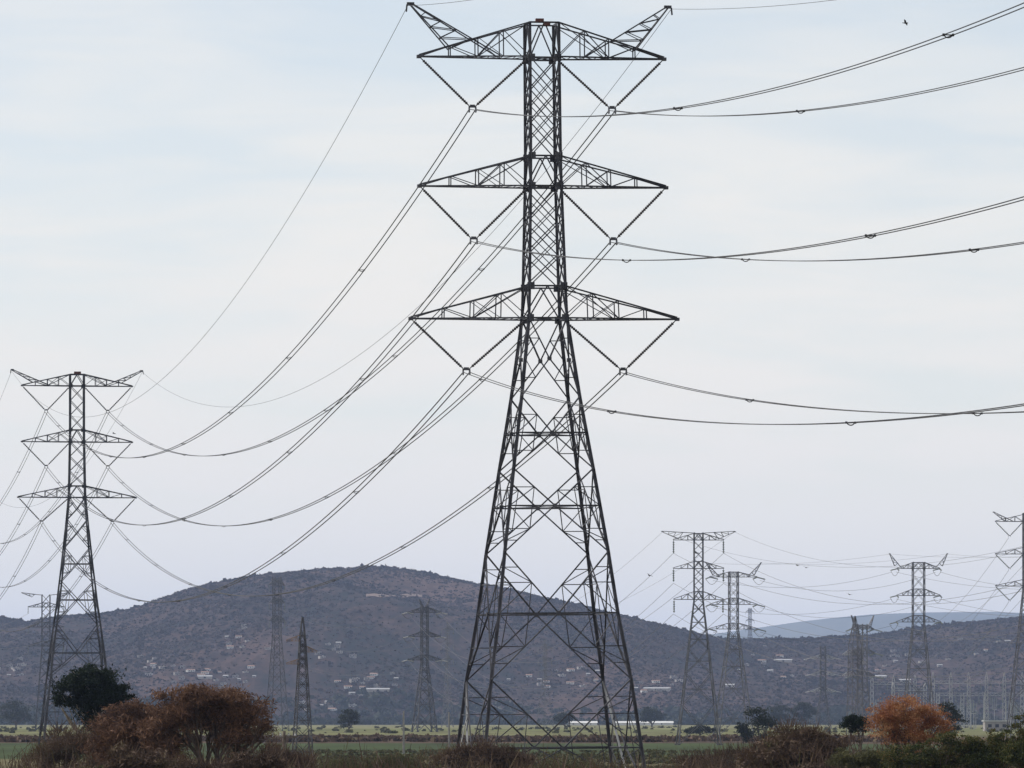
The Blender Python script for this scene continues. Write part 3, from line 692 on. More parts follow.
    for Hn in S.get('horns', []):
        s = Hn['s']; mb = MB()
        tipx, tipz = Hn['tip']; lx, lz = Hn['low']; ux, uz = Hn['up']
        hw_ = Hn.get('w', 0.5)
        lo = lambda q_, j: Vector((s * (lx + (tipx - lx) * q_), j * hw_ * (1 - q_ * .8), lz + (tipz - lz) * q_))
        upf = lambda q_, j: Vector((s * (ux + (tipx - ux) * q_), j * hw_ * (1 - q_ * .8), uz + (tipz + .15 - uz) * q_))
        for j in (-1, 1):
            bar(mb, lo(0, j), lo(1, j), mid_ * .95); bar(mb, upf(0, j), upf(1, j), mid_ * .95)
            n_ = 4 if rich else 3
            for q_ in range(n_):
                a, b_ = q_ / n_, (q_ + 1) / n_
                qa = lambda q: .32 + q * .68
                bar(mb, lo(a, j), upf(qa(a), j), fine); 
                if b_ < .95: bar(mb, upf(qa(a), j), lo(b_, j), fine)
        for q_ in (.0, .25, .5, .75, 1): bar(mb, lo(q_, -1), lo(q_, 1), fine); bar(mb, upf(q_, -1), upf(q_, 1), fine)
        mb.bar(Vector((s * (tipx - .25), 0, tipz + .1)), Vector((s * (tipx + .25), 0, tipz + .1)), .2 * k)
        if rich: mb.bar(Vector((s * (tipx + .25), 0, tipz + .05)), Vector((s * (tipx + .3), 0, tipz - .45)), .1)
        mb.build('earth_wire_peak', m, root)
    if S.get('ridge'):
        mb = MB(); z, hx = S['ridge']
        for j in (-1, 1): bar(mb, (-hx, j * .15, z), (hx, j * .15, z), fine); 
        mb.build('top_beam', m, root)
    for (bx, by, bz, sx_, sz_) in S.get('boxes', []):
        b_ = MB(); b_.box((bx, by, bz), (sx_, .3, sz_)); b_.box((bx, by, bz - sz_ * .6), (.08, .08, sz_ * .5)); b_.build('marker_box', M['plate'], root)
    return root

# --- the largest tower, 14.5 px per metre at 400 m
PX = FPX / 400.0
zr = lambda v: CAMH + (HOR - v) / PX
TH = 0.183
prof = [(0, 11.55), (zr(680), 9.7), (zr(614), 8.25), (zr(553), 7.2), (zr(470), 5.55), (zr(398), 4.05), (zr(319), 2.65), (zr(287), 2.5), (zr(187), 2.15), (zr(157), 2.08), (zr(59), 2.03), (zr(24), 2.03)]
MAIN = dict(prof=prof, rich=True, mat='steel', t=1.0, sun_paint_z=zr(680), 
    panels=[(0, zr(680), zr(748), True), (zr(680), zr(553), zr(614), True), (zr(553), zr(470), zr(507), True), (zr(470), zr(398), zr(434), True), (zr(398), zr(319), zr(360), False)],
    lattice=[(zr(287), zr(187), 2.3, True), (zr(157), zr(59), 2.25, True)],
    belts=[(zr(319), zr(287)), (zr(187), zr(157)), (zr(59), zr(24))],
    nodes=[zr(319), zr(287), zr(187), zr(157), zr(59)],
    arms=[dict(z=zr(58), zt=zr(24), half=8.6, string=('V', 4.9, zr(109))), dict(z=zr(187), zt=zr(157), half=8.65, string=('V', 4.9, zr(240.5))), dict(z=zr(319), zt=zr(287), half=9.35, string=('V', 5.5, zr(371)))],
    horns=[dict(s=s, tip=(9.15 if s < 0 else 8.9, zr(7)), low=(6.5, zr(50)), up=(3.0, zr(57)), w=.55) for s in (-1, 1)],
    boxes=[(-.35, -1.1, zr(22.3), .55, .22), (.15, -1.1, zr(26), .45, .2)])
MX, MY = (549 - 512) / PX, 400.0
main = lattice_tower('largest dark lattice power tower standing in the middle of the picture', MX, MY, TH, MAIN)
LEAN = -0.0098      # the tower leans very slightly to the left
main.rotation_euler = (0, LEAN, TH)
MROT = Matrix.Translation((MX, MY, 0)) @ main.rotation_euler.to_matrix().to_4x4()

# --- the left tower of the same line, 925 m away
S2 = FPX / 925.0; z2 = lambda v: CAMH + (HOR - v) / S2
LEFT = dict(prof=[(0, 11.6), (z2(655), 8.2), (z2(600), 5.9), (z2(564), 4.6), (z2(530), 3.5), (z2(497.5), 2.6), (z2(486), 2.5), (z2(442), 2.25), (z2(430), 2.2), (z2(386), 2.2), (z2(374.5), 2.2)],
    rich=True, mat='steel', t=1.25,
    panels=[(0, z2(677), z2(712), True), (z2(677), z2(624), z2(653), True), (z2(624), z2(582), z2(600), True), (z2(582), z2(548), z2(564), True), (z2(548), z2(520), z2(533), False), (z2(520), z2(497.5), z2(509), False)],
    lattice=[(z2(486), z2(442), 2.3, False), (z2(430), z2(386), 2.3, False)],
    belts=[(z2(497.5), z2(486)), (z2(442), z2(430)), (z2(386), z2(374.5))],
    nodes=[z2(497.5), z2(486), z2(442), z2(430), z2(386)], disc=.125, pitch=.3,
    arms=[dict(z=z2(386), zt=z2(374.5), half=8.8, string=('V', 4.91, z2(411))), dict(z=z2(442), zt=z2(430), half=8.8, string=('V', 4.91, z2(466.5))), dict(z=z2(497.5), zt=z2(486), half=9.4, string=('V', 5.65, z2(522)))],
    horns=[dict(s=s, tip=(10.3, z2(371)), low=(7.0, z2(383)), up=(4.6, z2(385)), w=.5) for s in (-1, 1)],
    boxes=[(0, -1.1, z2(373.2), 1.1, .4)])
LX, LY = (77 - 512) / S2, 925.0
left = lattice_tower('second dark lattice tower with V-shaped insulators, behind the dark tree on the left', LX, LY, 0.15, LEFT)

# next tower of that line just outside the frame, copied with its parts
def copy_tree(o, parent=None):
    c_ = o.copy(); C.objects.link(c_); c_.parent = parent
    for ch in list(o.children): copy_tree(ch, c_)
    return c_
nxt = copy_tree(left); nxt.location = (-134.5, 1340, 0)
nxt['label'] = 'lattice tower beyond the left edge that ends the span leaving the left tower'

# --- smaller towers
def rel(d, base_v=None):
    s = FPX / d; return s, (lambda v: CAMH + (HOR - v) / s)
def small(label, kind, u, d, tops, rz=0.0, mat='steel_far', hw=4.0, bw=20.0, arms=(), half=20, t=1.8, waist=None, horn=None, dirs=None, z0=0.0, name='transmission_tower', slen=2.6, taper_top=None, armmat=None, smat='insul_far'):
    """tops = (row of the top, rows of crossarms, height in px of an arm's truss)"""
    s, z = rel(d); zt_top = z(tops) - z0
    zz = lambda v: z(v) - z0
    k = 1.0 / s
    wt = 2 * hw * k / (math.cos(rz) + abs(math.sin(rz))); wb = 2 * bw * k / (math.cos(rz) + abs(math.sin(rz)))
    wz = zz(waist)
    P_ = [(0, wb), (wz, wt)] + [(zt_top, wt if taper_top is None else taper_top)]
    pan = []; zc_ = 0.0; W = width_fn(P_)
    while zc_ < wz - W(zc_) * .7:
        h_ = min(W(zc_) * .95, wz - zc_); pan.append((zc_, zc_ + h_, zc_ + h_ * .5, True)); zc_ += h_
        if len(pan) > (26 if kind == 'N' else 9): break
    lat = [(zc_, zt_top, max(wt * 1.05, 1.2), False)]
    A = []
    belts = []
    for a in arms:
        v, th_, hf = a[0], a[1], a[2]
        dct = dict(z=zz(v), zt=zz(v - th_), half=hf * k / max(.2, math.cos(rz)))
        if len(a) > 3 and a[3]: dct['sides'] = a[3]
        if kind == 'I': dct['string'] = ('I', slen)
        if kind == 'T': dct['string'] = ('T', slen, 0, dirs or ((-1, -.3), (1, -.3)))
        if kind == 'V': dct['string'] = ('V', hf * k * .55, zz(v) - 3.9)
        A.append(dct); belts.append((zz(v), min(zz(v - th_), zt_top)))
    H_ = []
    if horn:
        (hx, hv), (lx, lv), (ux, uv) = horn
        for s_ in (-1, 1): H_.append(dict(s=s_, tip=(hx * k, zz(hv)), low=(lx * k, zz(lv)), up=(ux * k, zz(uv)), w=.5))
    sp = dict(prof=P_, panels=pan, lattice=lat, belts=belts, arms=A, horns=H_, t=t, mat=mat, smat=smat, armmat=armmat, disc=.2 * max(1, t * .55), pitch=.45)
    return lattice_tower(label, (u - 512) / FPX * d, d, rz, sp, name, z0)

G = small('grey lattice tower with flat top and straight hanging insulators, right of the largest tower', 'I', 698.5, 1115, 532.5, 0.04, 'steel_mid', 4.6, 22, [(540, 6.5, 25.5), (568.5, 7, 25.5), (599.5, 8, 25)], t=0.85, waist=600, horn=((36, 532), (20, 539), (6, 533)), slen=2.5)
Hh = small('grey tension tower with bunched insulators, right behind the tower with hanging insulators', 'T', 733.5, 1812, 571.5, 0.15, 'steel_mid', 4.9, 20, [(577, 5, 24), (604.5, 6.5, 24), (629, 6, 25)], t=1.25, waist=629, horn=((28, 563), (21, 575), (14, 577)), dirs=((-.7, -.9), (.8, -.7)), slen=3.0)
J = small('symmetrical tension tower with two raised horns standing on the right', 'T', 918.5, 1812, 562, 0.05, 'steel_mid', 6, 17, [(568.5, 6, 21.5), (595.5, 6.5, 22), (622, 6.5, 22.5)], t=1.25, waist=624, horn=((29, 554), (24, 566), (17, 568)), dirs=((-1, -.5), (.1, -1)), slen=2.6)
K = small('tower with V-shaped insulators cut by the right edge of the picture', 'V', 1027.5, 1568, 513, 0.03, 'steel_mid', 4.4, 20, [(521.5, 7, 32.5), (554, 6.5, 32.5), (586, 6.5, 32.5)], t=1.2, waist=590, horn=((34, 512.5), (23, 521), (15, 521)))
A_ = small('flat-topped tower half hidden behind the left tower', 'I', 46, 2600, 594.5, 0.05, 'steel', 4.2, 11, [(607, 4, 18), (627, 4.5, 18), (646, 4.5, 18)], t=2.0, waist=648, horn=((24, 593), (14, 597), (5, 595)), slen=3)
B_ = small('tall slender pale tower against the hill, left of the pointed pylon', 'I', 277, 2420, 577, 1.25, 'steel', 4.2, 12, [(585, 5, 7), (603, 5, 7), (621, 5, 7)], t=1.0, waist=632, slen=3)
C_ = small('pointed single-circuit pylon with a brownish top, standing in the field left of the largest tower', 'N', 302.5, 707, 617, 0.25, 'steel', 3.4, 11, [(641, 6, 16, (-1,)), (652, 6, 14.5, (1,)), (664, 5, 16, (-1,))], t=0.5, waist=640, taper_top=.15, armmat='steel_rust')
D_ = small('pale tension tower with bright insulators in front of the main hill', 'T', 424.5, 2230, 606, 0.3, 'steel', 3.8, 13, [(612.5, 5, 17), (636.5, 5, 16), (660, 5, 17)], t=1.9, waist=664, horn=((5, 600), (3, 607), (1, 607)), dirs=((-1, -.1), (1, -.3)), slen=2.4, smat='steel_bright')
E_ = small('faint pale tower seen through the legs of the largest tower', 'I', 545, 3400, 640, 0.9, 'steel_mid', 2.0, 9, [(648, 3, 7), (660, 3, 7), (672, 3, 7)], t=.8, waist=676, slen=3)
F_ = small('very faint slender tower right of the pale tension tower', 'I', 447.5, 3600, 622, 0.9, 'steel_mid', 1.7, 6, [(630, 3, 6), (645, 3, 6), (660, 3, 6)], t=1.0, waist=664, slen=3)
Mm = small('small pale tower with three bright crossarms in front of the right ridge', 'T', 823, 2990, 646, 0.1, 'steel', 2.8, 8, [(658, 3.5, 13), (674.5, 3.5, 13), (691, 3.5, 13)], t=1.5, waist=693, dirs=((-1, -.2), (1, -.3)), slen=3, smat='steel_bright', armmat='steel_far')
I_ = small('dense pointed lattice pylon left of the orange tree', 'N', 855, 1500, 616, 0.4, 'steel_mid', 6.2, 8.5, [(655, 5, 13, (-1,)), (664, 5, 12, (1,)), (676, 5, 13, (-1,))], t=.7, waist=645, taper_top=.2, armmat='steel_far')
I2 = small('flat-topped tension tower immediately behind the dense pointed pylon', 'T', 862.5, 2230, 624, 0.75, 'steel_mid', 4.6, 10, [(629, 4, 12), (653, 5, 13), (676, 5, 13)], t=1.5, waist=680, horn=((16, 616), (11, 627), (7, 629)), dirs=((-1, -.2), (1, -.3)), slen=4)
pz = on_hill(750, 645)
if pz:
    H2 = small('tiny faint tower on the skyline behind the tension tower', 'I', 750, pz.y, 608, 0.4, 'steel_mid', 1.6, 3.2, [(612, 2.5, 4.5), (621, 2.5, 4.5), (630, 2.5, 4.5)], t=1.6, waist=632, z0=pz.z, slen=3)

# ------------------------------------------------------------------ cables
def bundle(label, pts, group, sep=0.225, r=0.027, spacing=58, first=35, perp=None, cat='cable', mt='cable', spacer=True, single=False):
    o0 = Vector(pts[0]); root = thing('overhead_cable', label, cat, o0, 0, group)
    rel_ = [Vector(p) - o0 for p in pts]
    hd = (rel_[-1] - rel_[0]); hd.z = 0; hd.normalize(); pr = Vector((hd.y, -hd.x, 0))
    if single:
        mb = MB(); mb.tube(rel_, r, 6); mb.build('wire', M[mt], root); 
    else:
        for s in (-1, 1):
            mb = MB(); mb.tube([p + pr * sep * s for p in rel_], r, 6); mb.build('wire', M[mt], root)
    if spacer:
        acc = 0; nxt_ = first
        for a, b_ in zip(rel_[:-1], rel_[1:]):
            l_ = (b_ - a).length
            while acc + l_ > nxt_:
                p = a.lerp(b_, (nxt_ - acc) / l_); k = 1.0
                mb = MB(); pp = [p + pr * sep * .8 * q_ + Vector((0, 0, -0.13 * math.sqrt(max(0, 1 - q_ * q_)) )) for q_ in (-1, -.85, -.5, 0, .5, .85, 1)]
                mb.tube(pp, 0.03, 5); mb.bar(p - pr * sep, p + pr * sep, .05)
                for s in (-1, 1): mb.box(p + pr * sep * s, (.1, .3, .1))
                mb.build('spacer', M['cable'], root); nxt_ += spacing
            acc += l_
    return root
def attach(cx, cy, th, xl, z): return Vector((cx + xl * math.cos(th), cy + xl * math.sin(th), z))
def parab(A, B_, sag, n=64): return [A.lerp(B_, i / n) - Vector((0, 0, 4 * sag * (i / n) * (1 - i / n))) for i in range(n + 1)]
ROWS = {'T': ('top', 4.9, zr(110), 4.91, z2(411.8)), 'M': ('middle', 4.9, zr(241.8), 4.91, z2(467.3)), 'L': ('bottom', 5.5, zr(372.3), 5.65, z2(522.8))}
RAB = {'TR': (.1264, 3.78e-4), 'TL': (.1307, 3.90e-4), 'MR': (.1211, 3.59e-4), 'ML': (.1210, 3.56e-4), 'LR': (.1139, 3.37e-4), 'LL': (.1215, 3.55e-4)}
SAG = {'TR': 14.2, 'TL': 14.5, 'MR': 14.0, 'ML': 13.9, 'LR': 13.5, 'LL': 14.2}
AL = 0.17
for key, (row, xm, zm, xl, zl) in ROWS.items():
    for sd_, s in (('left', -1), ('right', 1)):
        A = MROT @ Vector((s * xm, 0, zm)); a, b_ = RAB[key + sd_[0].upper()]
        pts = [A + Vector((math.sin(AL) * t_, -math.cos(AL) * t_, -a * t_ + b_ * t_ * t_)) for t_ in np.linspace(0, 330, 90)]
        bundle(f'double cable leaving the {sd_} {row} insulator of the largest tower towards the right edge', pts, 'cables running right from the largest tower', spacing=57 if s > 0 else 63, first={'T': 60, 'M': 44, 'L': 42}[key] + (0 if s > 0 else 12))
        B2 = attach(LX, LY, .12, s * xl, zl)
        bundle(f'double cable sagging from the {sd_} {row} insulator of the largest tower to the left tower', parab(A, B2, SAG[key + sd_[0].upper()], 90), 'cables between the largest and the left tower', spacing=61, first=70, r=0.042)
        B3 = attach(-134.5, 1340, .12, s * xl, zl)
        bundle(f'double cable leaving the {sd_} {row} insulator of the left tower towards the left edge', parab(B2, B3, 14, 50), 'cables running left from the left tower', spacing=61, first=62, r=0.04)
for sd_, s, b_, a in (('left', -1, 3e-4, .1157), ('right', 1, 3e-4, .1249)):
    A = MROT @ Vector((s * (9.35 if s < 0 else 9.15), 0, zr(7.5))); B2 = attach(LX, LY, .12, s * 10.4, z2(371.5)); B3 = attach(-134.5, 1340, .12, s * 10.4, z2(371.5))
    bundle(f'thin single wire rising from the {sd_} horn of the largest tower to the top edge', [A + Vector((math.sin(AL) * t_, -math.cos(AL) * t_, -a * t_ + b_ * t_ * t_)) for t_ in np.linspace(0, 330, 60)], 'earth wires', r=.016, single=True, spacer=False)
    bundle(f'thin single wire from the {sd_} horn of the largest tower to the left tower', parab(A, B2, 16.1 if s < 0 else 14.5, 70), 'earth wires', r=.019, single=True, spacer=False)
    bundle(f'thin single wire leaving the {sd_} horn of the left tower towards the left edge', parab(B2, B3, 13, 40), 'earth wires', r=.022, single=True, spacer=False)

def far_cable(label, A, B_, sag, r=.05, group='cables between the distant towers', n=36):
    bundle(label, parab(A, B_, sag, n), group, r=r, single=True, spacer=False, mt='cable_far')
# the tower with hanging insulators: left towards the faint tower, right out of the frame
for nm, v in (('top', 553.2), ('middle', 583.3), ('bottom', 614)):
    for sd_, u in (('left', 673.4), ('right', 723.6)):
        A = at(u, v, 1115)
        far_cable(f'thin cable going left from the {sd_} {nm} hanging insulator', A, at({'left': 409, 'right': 440}[sd_], {'top': 613.5, 'middle': 637.5, 'bottom': 661}[nm], 2230), 20, .035)
        far_cable(f'thin cable going right from the {sd_} {nm} hanging insulator', A, at(1130 + (24 if sd_ == 'right' else 0), {'top': 545, 'middle': 590, 'bottom': 632}[nm], 800), 9, .03)
for s, u in (('left', 662.5), ('right', 734.5)):
    far_cable(f'thin wire going right from the {s} end of the flat tower top', at(u, 532, 1115), at(1130, 515, 800), 7, .022)
    far_cable(f'thin wire going left from the {s} end of the flat tower top', at(u, 532, 1115), at(424, 600, 2230), 15, .022)
# between the two tension towers
for nm, vh, vj in (('top', 580.5, 572), ('middle', 607.5, 599), ('bottom', 632, 625.5)):
    for sd_, uh, uj in (('left', 713, 892), ('right', 760, 936)):
        far_cable(f'thin cable from the {sd_} {nm} arm of the tension tower to the horned one', at(uh, vh, 1812), at(uj, vj, 1812), 3.4 if sd_ == 'left' else 4.5, .045)
        far_cable(f'thin cable going right from the {sd_} {nm} arm of the horned tension tower', at(uj + 4, vj, 1812), at(1190, vj + 4, 1500), 4.5, .045)
for s, u, uj in (('left', 706, 890), ('right', 761.5, 947)):
    far_cable(f'thin wire joining the {s} horns of the two tension towers', at(u, 563, 1812), at(uj, 554, 1812), 1.5, .03)
    far_cable(f'thin wire going right from the {s} horn of the horned tension tower', at(uj, 554, 1812), at(1190, 540, 1500), 2.5, .03)
# the tower at the right edge, line running away to the back left
for nm, v in (('top', 537.5), ('middle', 570), ('bottom', 602)):
    for sd_, u, off in (('left', 1008.8, 0), ('right', 1046.2, 14)):
        far_cable(f'thin cable slanting down left from the {sd_} {nm} insulator of the right-edge tower', at(u, v, 1568), at(902 + off, v + 92, 2900), 9, .045)
# the flat-topped tower at the left
for nm, v in (('top', 613.5), ('middle', 633), ('bottom', 652.5)):
    for sd_, u in (('left', 28), ('right', 64)):
        far_cable(f'thin cable from the {sd_} {nm} arm of the half hidden tower leftwards', at(u, v, 2600), at(-140, v - 30, 1700), 10, .05)
# pale tension tower
for nm, v in (('top', 613.5), ('middle', 637.5), ('bottom', 661)):
    for sd_, u in (('left', 405), ('right', 444)):
        far_cable(f'thin cable from the {sd_} {nm} arm of the pale tension tower going left', at(u, v, 2230), at(277, v - 6, 2420), 7, .03)

# ------------------------------------------------------------------ utility poles
def pole(label, u, d, vtop, tilt=0.0, arm=True, m='wood', r=0.14):
    h_ = at(u, vtop, d).z; base = at(u, HOR, d); base.z = 0
    root = thing('utility_pole', label, 'utility pole', base, 0.3)
    mb = MB(); mb.tube([(0, 0, -0.2), (tilt * h_ * .5, 0, h_ * .5), (tilt * h_, 0, h_)], [r, r * .85, r * .7], 8); mb.build('post', M[m], root)
    if arm:
        x_ = tilt * (h_ - .5); cb = MB(); cb.bar((x_ - 1.0, -.14, h_ - .5), (x_ + .9, -.14, h_ - .42), .13); ca = cb.build('crossarm', M['wood'], root)
        for q_ in (-.9, -.3, .3, .8):
            ib = MB(); ib.tube([(x_ + q_, -.14, h_ - .42), (x_ + q_, -.14, h_ - .3), (x_ + q_, -.14, h_ - .24), (x_ + q_, -.14, h_ - .12)], [.03, .09, .05, .08], 8); ib.build('pin_insulator', M['steel_bright'], ca)
    return root
pole('dark wooden pole with a small crossarm beside the large rusty thorn tree', 283.5, 420, 731, 0.012, True, 'wood', .16)
pole('pale concrete pole in the green field near the pale tension tower', 403.7, 830, 711, 0, False, 'concrete', .17)
pole('grey pole just left of the largest tower', 449, 870, 712, 0, False, 'concrete', .16)

# ------------------------------------------------------------------ long white sheds
for (u0, u1, lb) in ((569, 597, 'shorter white shed low on the field edge behind the largest tower'), (614, 673, 'longest white shed low on the field edge, right of the shorter one')):
    d = 4700.0; a = at(u0, HOR, d).x; b2_ = at(u1, HOR, d).x; wdt = b2_ - a
    root = thing('long_shed', lb, 'shed', ((a + b2_) / 2, d, 0))
    mb = MB(); mb.box((0, 0, .9), (wdt, 9, 1.8)); mb.build('wall', M['white'], root)
    rf = MB(); n_ = len(rf.v); hw_ = wdt / 2 + .4
    rf.v += [(-hw_, -5, 1.8), (hw_, -5, 1.8), (hw_, 0, 3.3), (-hw_, 0, 3.3), (hw_, 5, 1.8), (-hw_, 5, 1.8)]
    rf.f += [(0, 1, 2, 3), (3, 2, 4, 5), (1, 4, 2), (0, 3, 5), (0, 5, 4, 1)]; rf.m += [0] * 5
    rf.build('roof', M['white'], root)
    for q_ in range(int(wdt / 7)):
        db = MB(); db.box((-wdt / 2 + 3.5 + q_ * 7, -4.52, 1.0), (1.2, .1, .8)); db.build('window', M['dark'], root)

# ------------------------------------------------------------------ village houses
def house_proto(w_, dp, h_, wall, roof, pitched, name='house'):
    root = bpy.data.objects.new(name, None); C.objects.link(root)
    mb = MB(); mb.box((0, 0, h_ / 2 - .6), (w_, dp, h_ + 1.2)); mb.build('wall', M[wall], root)
    rf = MB()
    if pitched:
        a, b_ = w_ / 2 + .4, dp / 2 + .4
        rf.v += [(-a, -b_, h_), (a, -b_, h_), (a, 0, h_ + 1.5), (-a, 0, h_ + 1.5), (a, b_, h_), (-a, b_, h_)]
        rf.f += [(0, 1, 2, 3), (3, 2, 4, 5), (1, 4, 2), (0, 3, 5), (0, 5, 4, 1)]; rf.m += [0] * 5
    else:
        rf.box((0, 0, h_ + .15), (w_ + .5, dp + .5, .3)); rf.box((w_ * .2, dp * .1, h_ + .9), (1.4, 1.4, 1.2))
    rf.build('roof', M[roof], root)
    for x_ in (-w_ * .28, w_ * .28):
        db = MB(); db.box((x_, -dp / 2 - .04, h_ * .55), (1.3, .12, 1.2)); db.build('window', M['dark'], root)
    db = MB(); db.box((0, -dp / 2 - .04, 1.05), (1.0, .12, 2.1)); db.build('door', M['dark'], root)
    return root
protos = [house_proto(7, 6, 2.8, 'plaster', 'tin', False), house_proto(9, 6, 3.0, 'plaster', 'plaster', False), house_proto(6, 5, 2.6, 'block', 'tin', True),
          house_proto(8, 6, 4.6, 'block', 'block', False), house_proto(9, 7, 2.8, 'white', 'clay', True)]
used = [False] * len(protos)
hr = random.Random(11)
CL = [('on the hill slope above the largest thorn tree', 210, 678, 42, 8, 20), ('on the hill slope just over the dark evergreen', 165, 668, 22, 7, 9),
      ('high on the hill left of the tall slender tower', 232, 643, 26, 10, 9), ('on the far left lower hill', 14, 672, 16, 8, 8),
      ('on the hill between the slender and the pale tension towers', 365, 685, 26, 12, 18), ('near the hill foot behind the pointed pylon', 322, 708, 26, 7, 10),
      ('on the mid slope right of the pointed pylon', 335, 652, 22, 9, 8), ('on the hill seen through the legs of the largest tower', 560, 680, 55, 14, 16),
      ('on the slope left of the hanging-insulator tower', 655, 688, 22, 10, 9), ('on the low ridge between the two groups of towers', 765, 668, 30, 14, 12),
      ('on the ridge below the horned tension tower', 905, 660, 50, 12, 12), ('near the top of the right-hand ridge', 985, 645, 30, 8, 6)]
placed = []
for where, cu, cv, su, sv, n_ in CL:
    k = 0; tries = 0
    while k < n_ and tries < 400:
        tries += 1; u = cu + hr.gauss(0, su * .55); v = cv + hr.gauss(0, sv * .6)
        p = on_hill(u, v)
        if p is None or any((p - q_).length < 14 for q_ in placed): continue
        placed.append(p.copy()); k += 1; i = hr.randrange(len(protos))
        if used[i]:
            h_ = copy_tree(protos[i])
        else: h_ = protos[i]; used[i] = True
        h_.location = p; h_.rotation_euler = (0, 0, hr.uniform(-.5, .5)); s_ = hr.uniform(.5, .85); h_.scale = (s_ * hr.uniform(.8, 1.3), s_, s_ * .85)
        tag(h_, 'tiny pale house ' + where, 'house', 'houses ' + where)
# a few long pale roofs that stand out
for (u, v, w_, lb) in ((205, 679, 14, 'long bright roof above the largest thorn tree'), (378, 692, 22, 'long bright roof on the slope below the pale tension tower'), (783, 662, 20, 'long pale roof on the low ridge'),
                       (657, 691, 26, 'long white roof right of the largest tower'), (730, 687, 9, 'bright white roof between the two nearer grey towers'), (881, 678, 12, 'bright white roof right of the dense pointed pylon'), (905, 682, 12, 'bright white roof left of the switchyard')):
    p = on_hill(u, v)
    if p is None: continue
    root = thing('warehouse', lb, 'building', p, hr.uniform(-.25, .15))
    mb = MB(); mb.box((0, 0, .3), (w_, 8, 3.4)); mb.build('wall', M['plaster'], root)
    rf = MB(); a, b_ = w_ / 2 + .4, 4.5
    rf.v += [(-a, -b_, 2), (a, -b_, 2), (a, 0, 3.2), (-a, 0, 3.2), (a, b_, 2), (-a, b_, 2)]; rf.f += [(0, 1, 2, 3), (3, 2, 4, 5), (1, 4, 2), (0, 3, 5), (0, 5, 4, 1)]; rf.m += [0] * 5
    rf.build('roof', M['tin'], root); db = MB(); db.box((0, -4.05, .9), (2.2, .1, 1.8)); db.build('door', M['dark'], root)

# ------------------------------------------------------------------ switchyard
def gantry(label, u0, u1, d, vbeam, vpeak, cols, group='switchyard gantries'):
    x0, x1 = at(u0, 0, d).x, at(u1, 0, d).x; zb = at(0, vbeam, d).z; zp = at(0, vpeak, d).z
    root = thing('switchyard_gantry', label, 'steel gantry', ((x0 + x1) / 2, d, 0), 0, group); hw_ = (x1 - x0) / 2
    for i in range(cols):
        cx_ = -hw_ + i * 2 * hw_ / (cols - 1); mb = MB()
        for sx_ in (-1, 1):
            for sy_ in (-1, 1): mb.bar((cx_ + sx_ * 1.1, sy_ * 1.1, 0), (cx_ + sx_ * .7, sy_ * .7, zb), .2)
        nn_ = 8
        for q_ in range(nn_):
            za, zb_ = zb * q_ / nn_, zb * (q_ + 1) / nn_
            for sy_ in (-1, 1):
                mb.bar((cx_ - 1, sy_, za), (cx_ + 1, sy_, zb_), .14); mb.bar((cx_ + 1, sy_, za), (cx_ - 1, sy_, zb_), .14)
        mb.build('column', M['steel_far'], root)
        if vpeak < vbeam:
            mb = MB()
            for sx_ in (-1, 1):
                for sy_ in (-1, 1): mb.bar((cx_ + sx_ * .9, sy_ * .9, zb), (cx_, 0, zp), .25)
            for q_ in (.25, .5): mb.bar((cx_ - .9 * (1 - q_), 0, zb + (zp - zb) * q_), (cx_ + .9 * (1 - q_), 0, zb + (zp - zb) * q_), .18)
            mb.build('spire', M['steel_far'], root)
    mb = MB()
    for sy_ in (-.7, .7):
        for dz in (0, 1.4): mb.bar((-hw_, sy_, zb - dz), (hw_, sy_, zb - dz), .22)
        nn_ = int(hw_ * 2 / 2)
        for q_ in range(nn_):
            xa = -hw_ + 2 * hw_ * q_ / nn_; xb = -hw_ + 2 * hw_ * (q_ + 1) / nn_
            mb.bar((xa, sy_, zb - (0 if q_ % 2 else 1.4)), (xb, sy_, zb - (1.4 if q_ % 2 else 0)), .13)
    bm = mb.build('beam', M['steel_far'], root)
    for q_ in range(int(hw_ * 2 / 6)):
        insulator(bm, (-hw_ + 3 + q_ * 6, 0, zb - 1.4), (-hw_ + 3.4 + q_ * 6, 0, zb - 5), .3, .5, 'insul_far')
    return root
gantry('tall switchyard gantry with pointed spires along its top, right of the orange tree', 933, 1040, 3300, 681, 672, 7)
gantry('switchyard gantry behind the dense pointed pylon', 872, 915, 3500, 682, 675, 3)
gantry('lower switchyard gantry in front of the spired one', 938, 1035, 3000, 693, 693, 5)
gantry('short bright switchyard gantry above the orange tree', 893, 925, 3100, 688, 682, 3)
yr = random.Random(4)
yard = []
for i in range(46):
    u = yr.uniform(868, 1040); d = yr.uniform(2500, 3300); v = yr.uniform(694, 712)
    zt_ = at(0, v, d).z; b_ = at(u, 0, d); kind_ = i % 3
    root = thing('busbar_support' if kind_ else 'lightning_mast', 'slim grey busbar support standing in the switchyard' if kind_ else 'thin pale mast standing in the switchyard', 'support post' if kind_ else 'mast', (b_.x, d, 0), 0, 'busbar supports in the switchyard' if kind_ else 'masts in the switchyard')
    if kind_:
        mb = MB(); mb.bar((0, 0, 0), (0, 0, zt_ * .55), .45, .3); mb.bar((-1.2, 0, zt_ * .55), (1.2, 0, zt_ * .55), .3); mb.build('post', M['steel_far'], root)
        for q_ in (-1, 0, 1): insulator(root, (q_ * 1.1, 0, zt_ * .55), (q_ * 1.1, 0, zt_ * .9), .22, .5, 'insul_far')
    else:
        mb = MB(); mb.bar((0, 0, 0), (0, 0, zt_ * 1.05), .5, .16); mb.build('post', M['steel_bright'], root)
    yard.append(root)
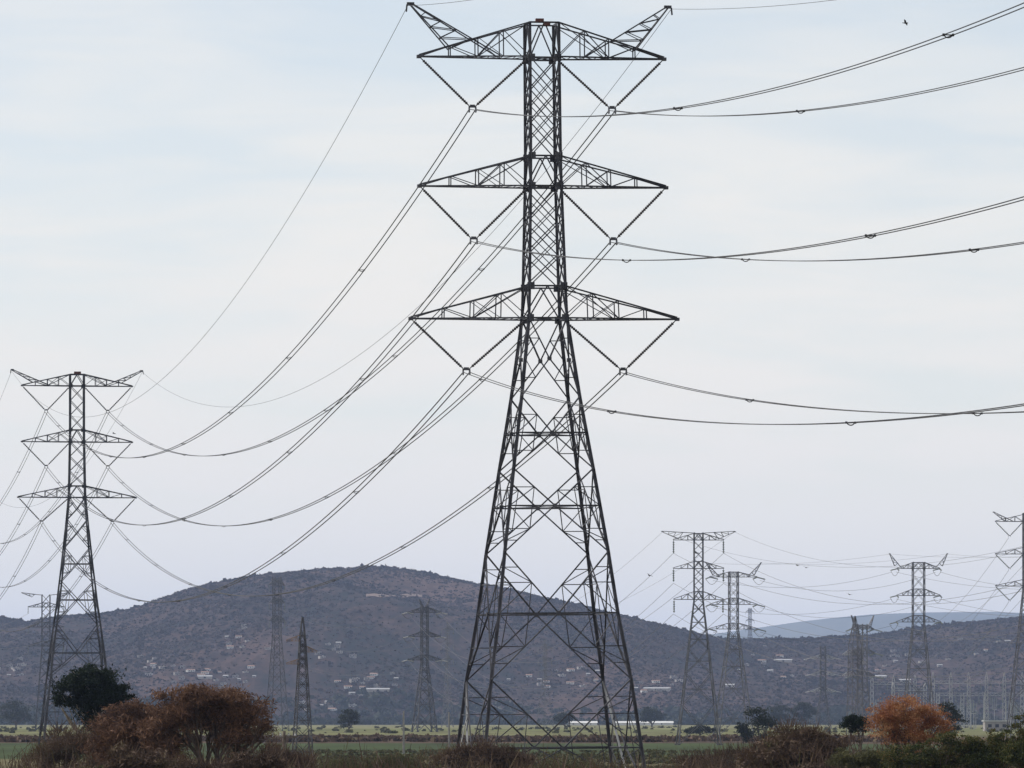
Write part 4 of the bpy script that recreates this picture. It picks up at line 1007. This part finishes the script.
root = thing('control_building', 'low building with a bright flat roof in the switchyard, right of the orange tree', 'building', (at(996, 0, 2400).x, 2400, 0), 0.05)
mb = MB(); mb.box((0, 0, 2.0), (10, 7, 4.0)); mb.build('wall', M['block'], root)
mb = MB(); mb.box((0, 0, 4.2), (11, 8, .35)); mb.build('roof', M['white'], root)
for x_ in (-3, 0, 3): db = MB(); db.box((x_, -3.54, 2.2), (1.5, .12, 1.3)); db.build('window', M['dark'], root)

# ------------------------------------------------------------------ birds
def bird(label, u, v, d, span=1.0, rz=0.0, roll=0.2):
    p = at(u, v, d); root_mb = MB(); k = span
    root_mb.tube([(0, -.28 * k, 0), (0, -.18 * k, .01), (0, 0, 0), (0, .2 * k, 0), (0, .34 * k, .01)], [.012 * k, .05 * k, .075 * k, .04 * k, .02 * k], 7)
    for s in (-1, 1):
        n = len(root_mb.v); root_mb.v += [(0, .1 * k, .02), (0, -.08 * k, .02), (s * .28 * k, -.1 * k, .1 * k), (s * .28 * k, .09 * k, .1 * k), (s * .55 * k, 0, .06 * k),
                                          (0, .1 * k, .0), (0, -.08 * k, .0), (s * .28 * k, -.1 * k, .08 * k), (s * .28 * k, .09 * k, .08 * k)]
        root_mb.f += [(n, n + 1, n + 2, n + 3), (n + 3, n + 2, n + 4), (n + 8, n + 7, n + 6, n + 5), (n + 4, n + 7, n + 8)]; root_mb.m += [0] * 4
    o = root_mb.build('bird', M['bird']); o.location = p; o.rotation_euler = (0.1, roll, rz); tag(o, label, 'bird'); return o
bird('dark bird flying in the clear sky at the top right', 905.5, 23, 300, .55, 1.2, .5)
bird('dark bird between the largest tower and the grey tower to its right', 649.5, 575.5, 700, 1.0, .6, .4)
bird('black bird in the sky right of the top arms of the left tower', 114, 433.5, 800, .9, 1.0, .3)
bird('left bird of the close pair right of the tension tower', 797.5, 565.5, 700, .75, .8)
bird('right bird of the close pair right of the tension tower', 806, 567.5, 700, 1.0, .2)
bird('bird low in the sky left of the horned tension tower', 849.5, 594.5, 700, .9, .4)
bird('bird perched height in front of the lattice of the flat-topped grey tower', 696.5, 553, 900, 1.5, .9)
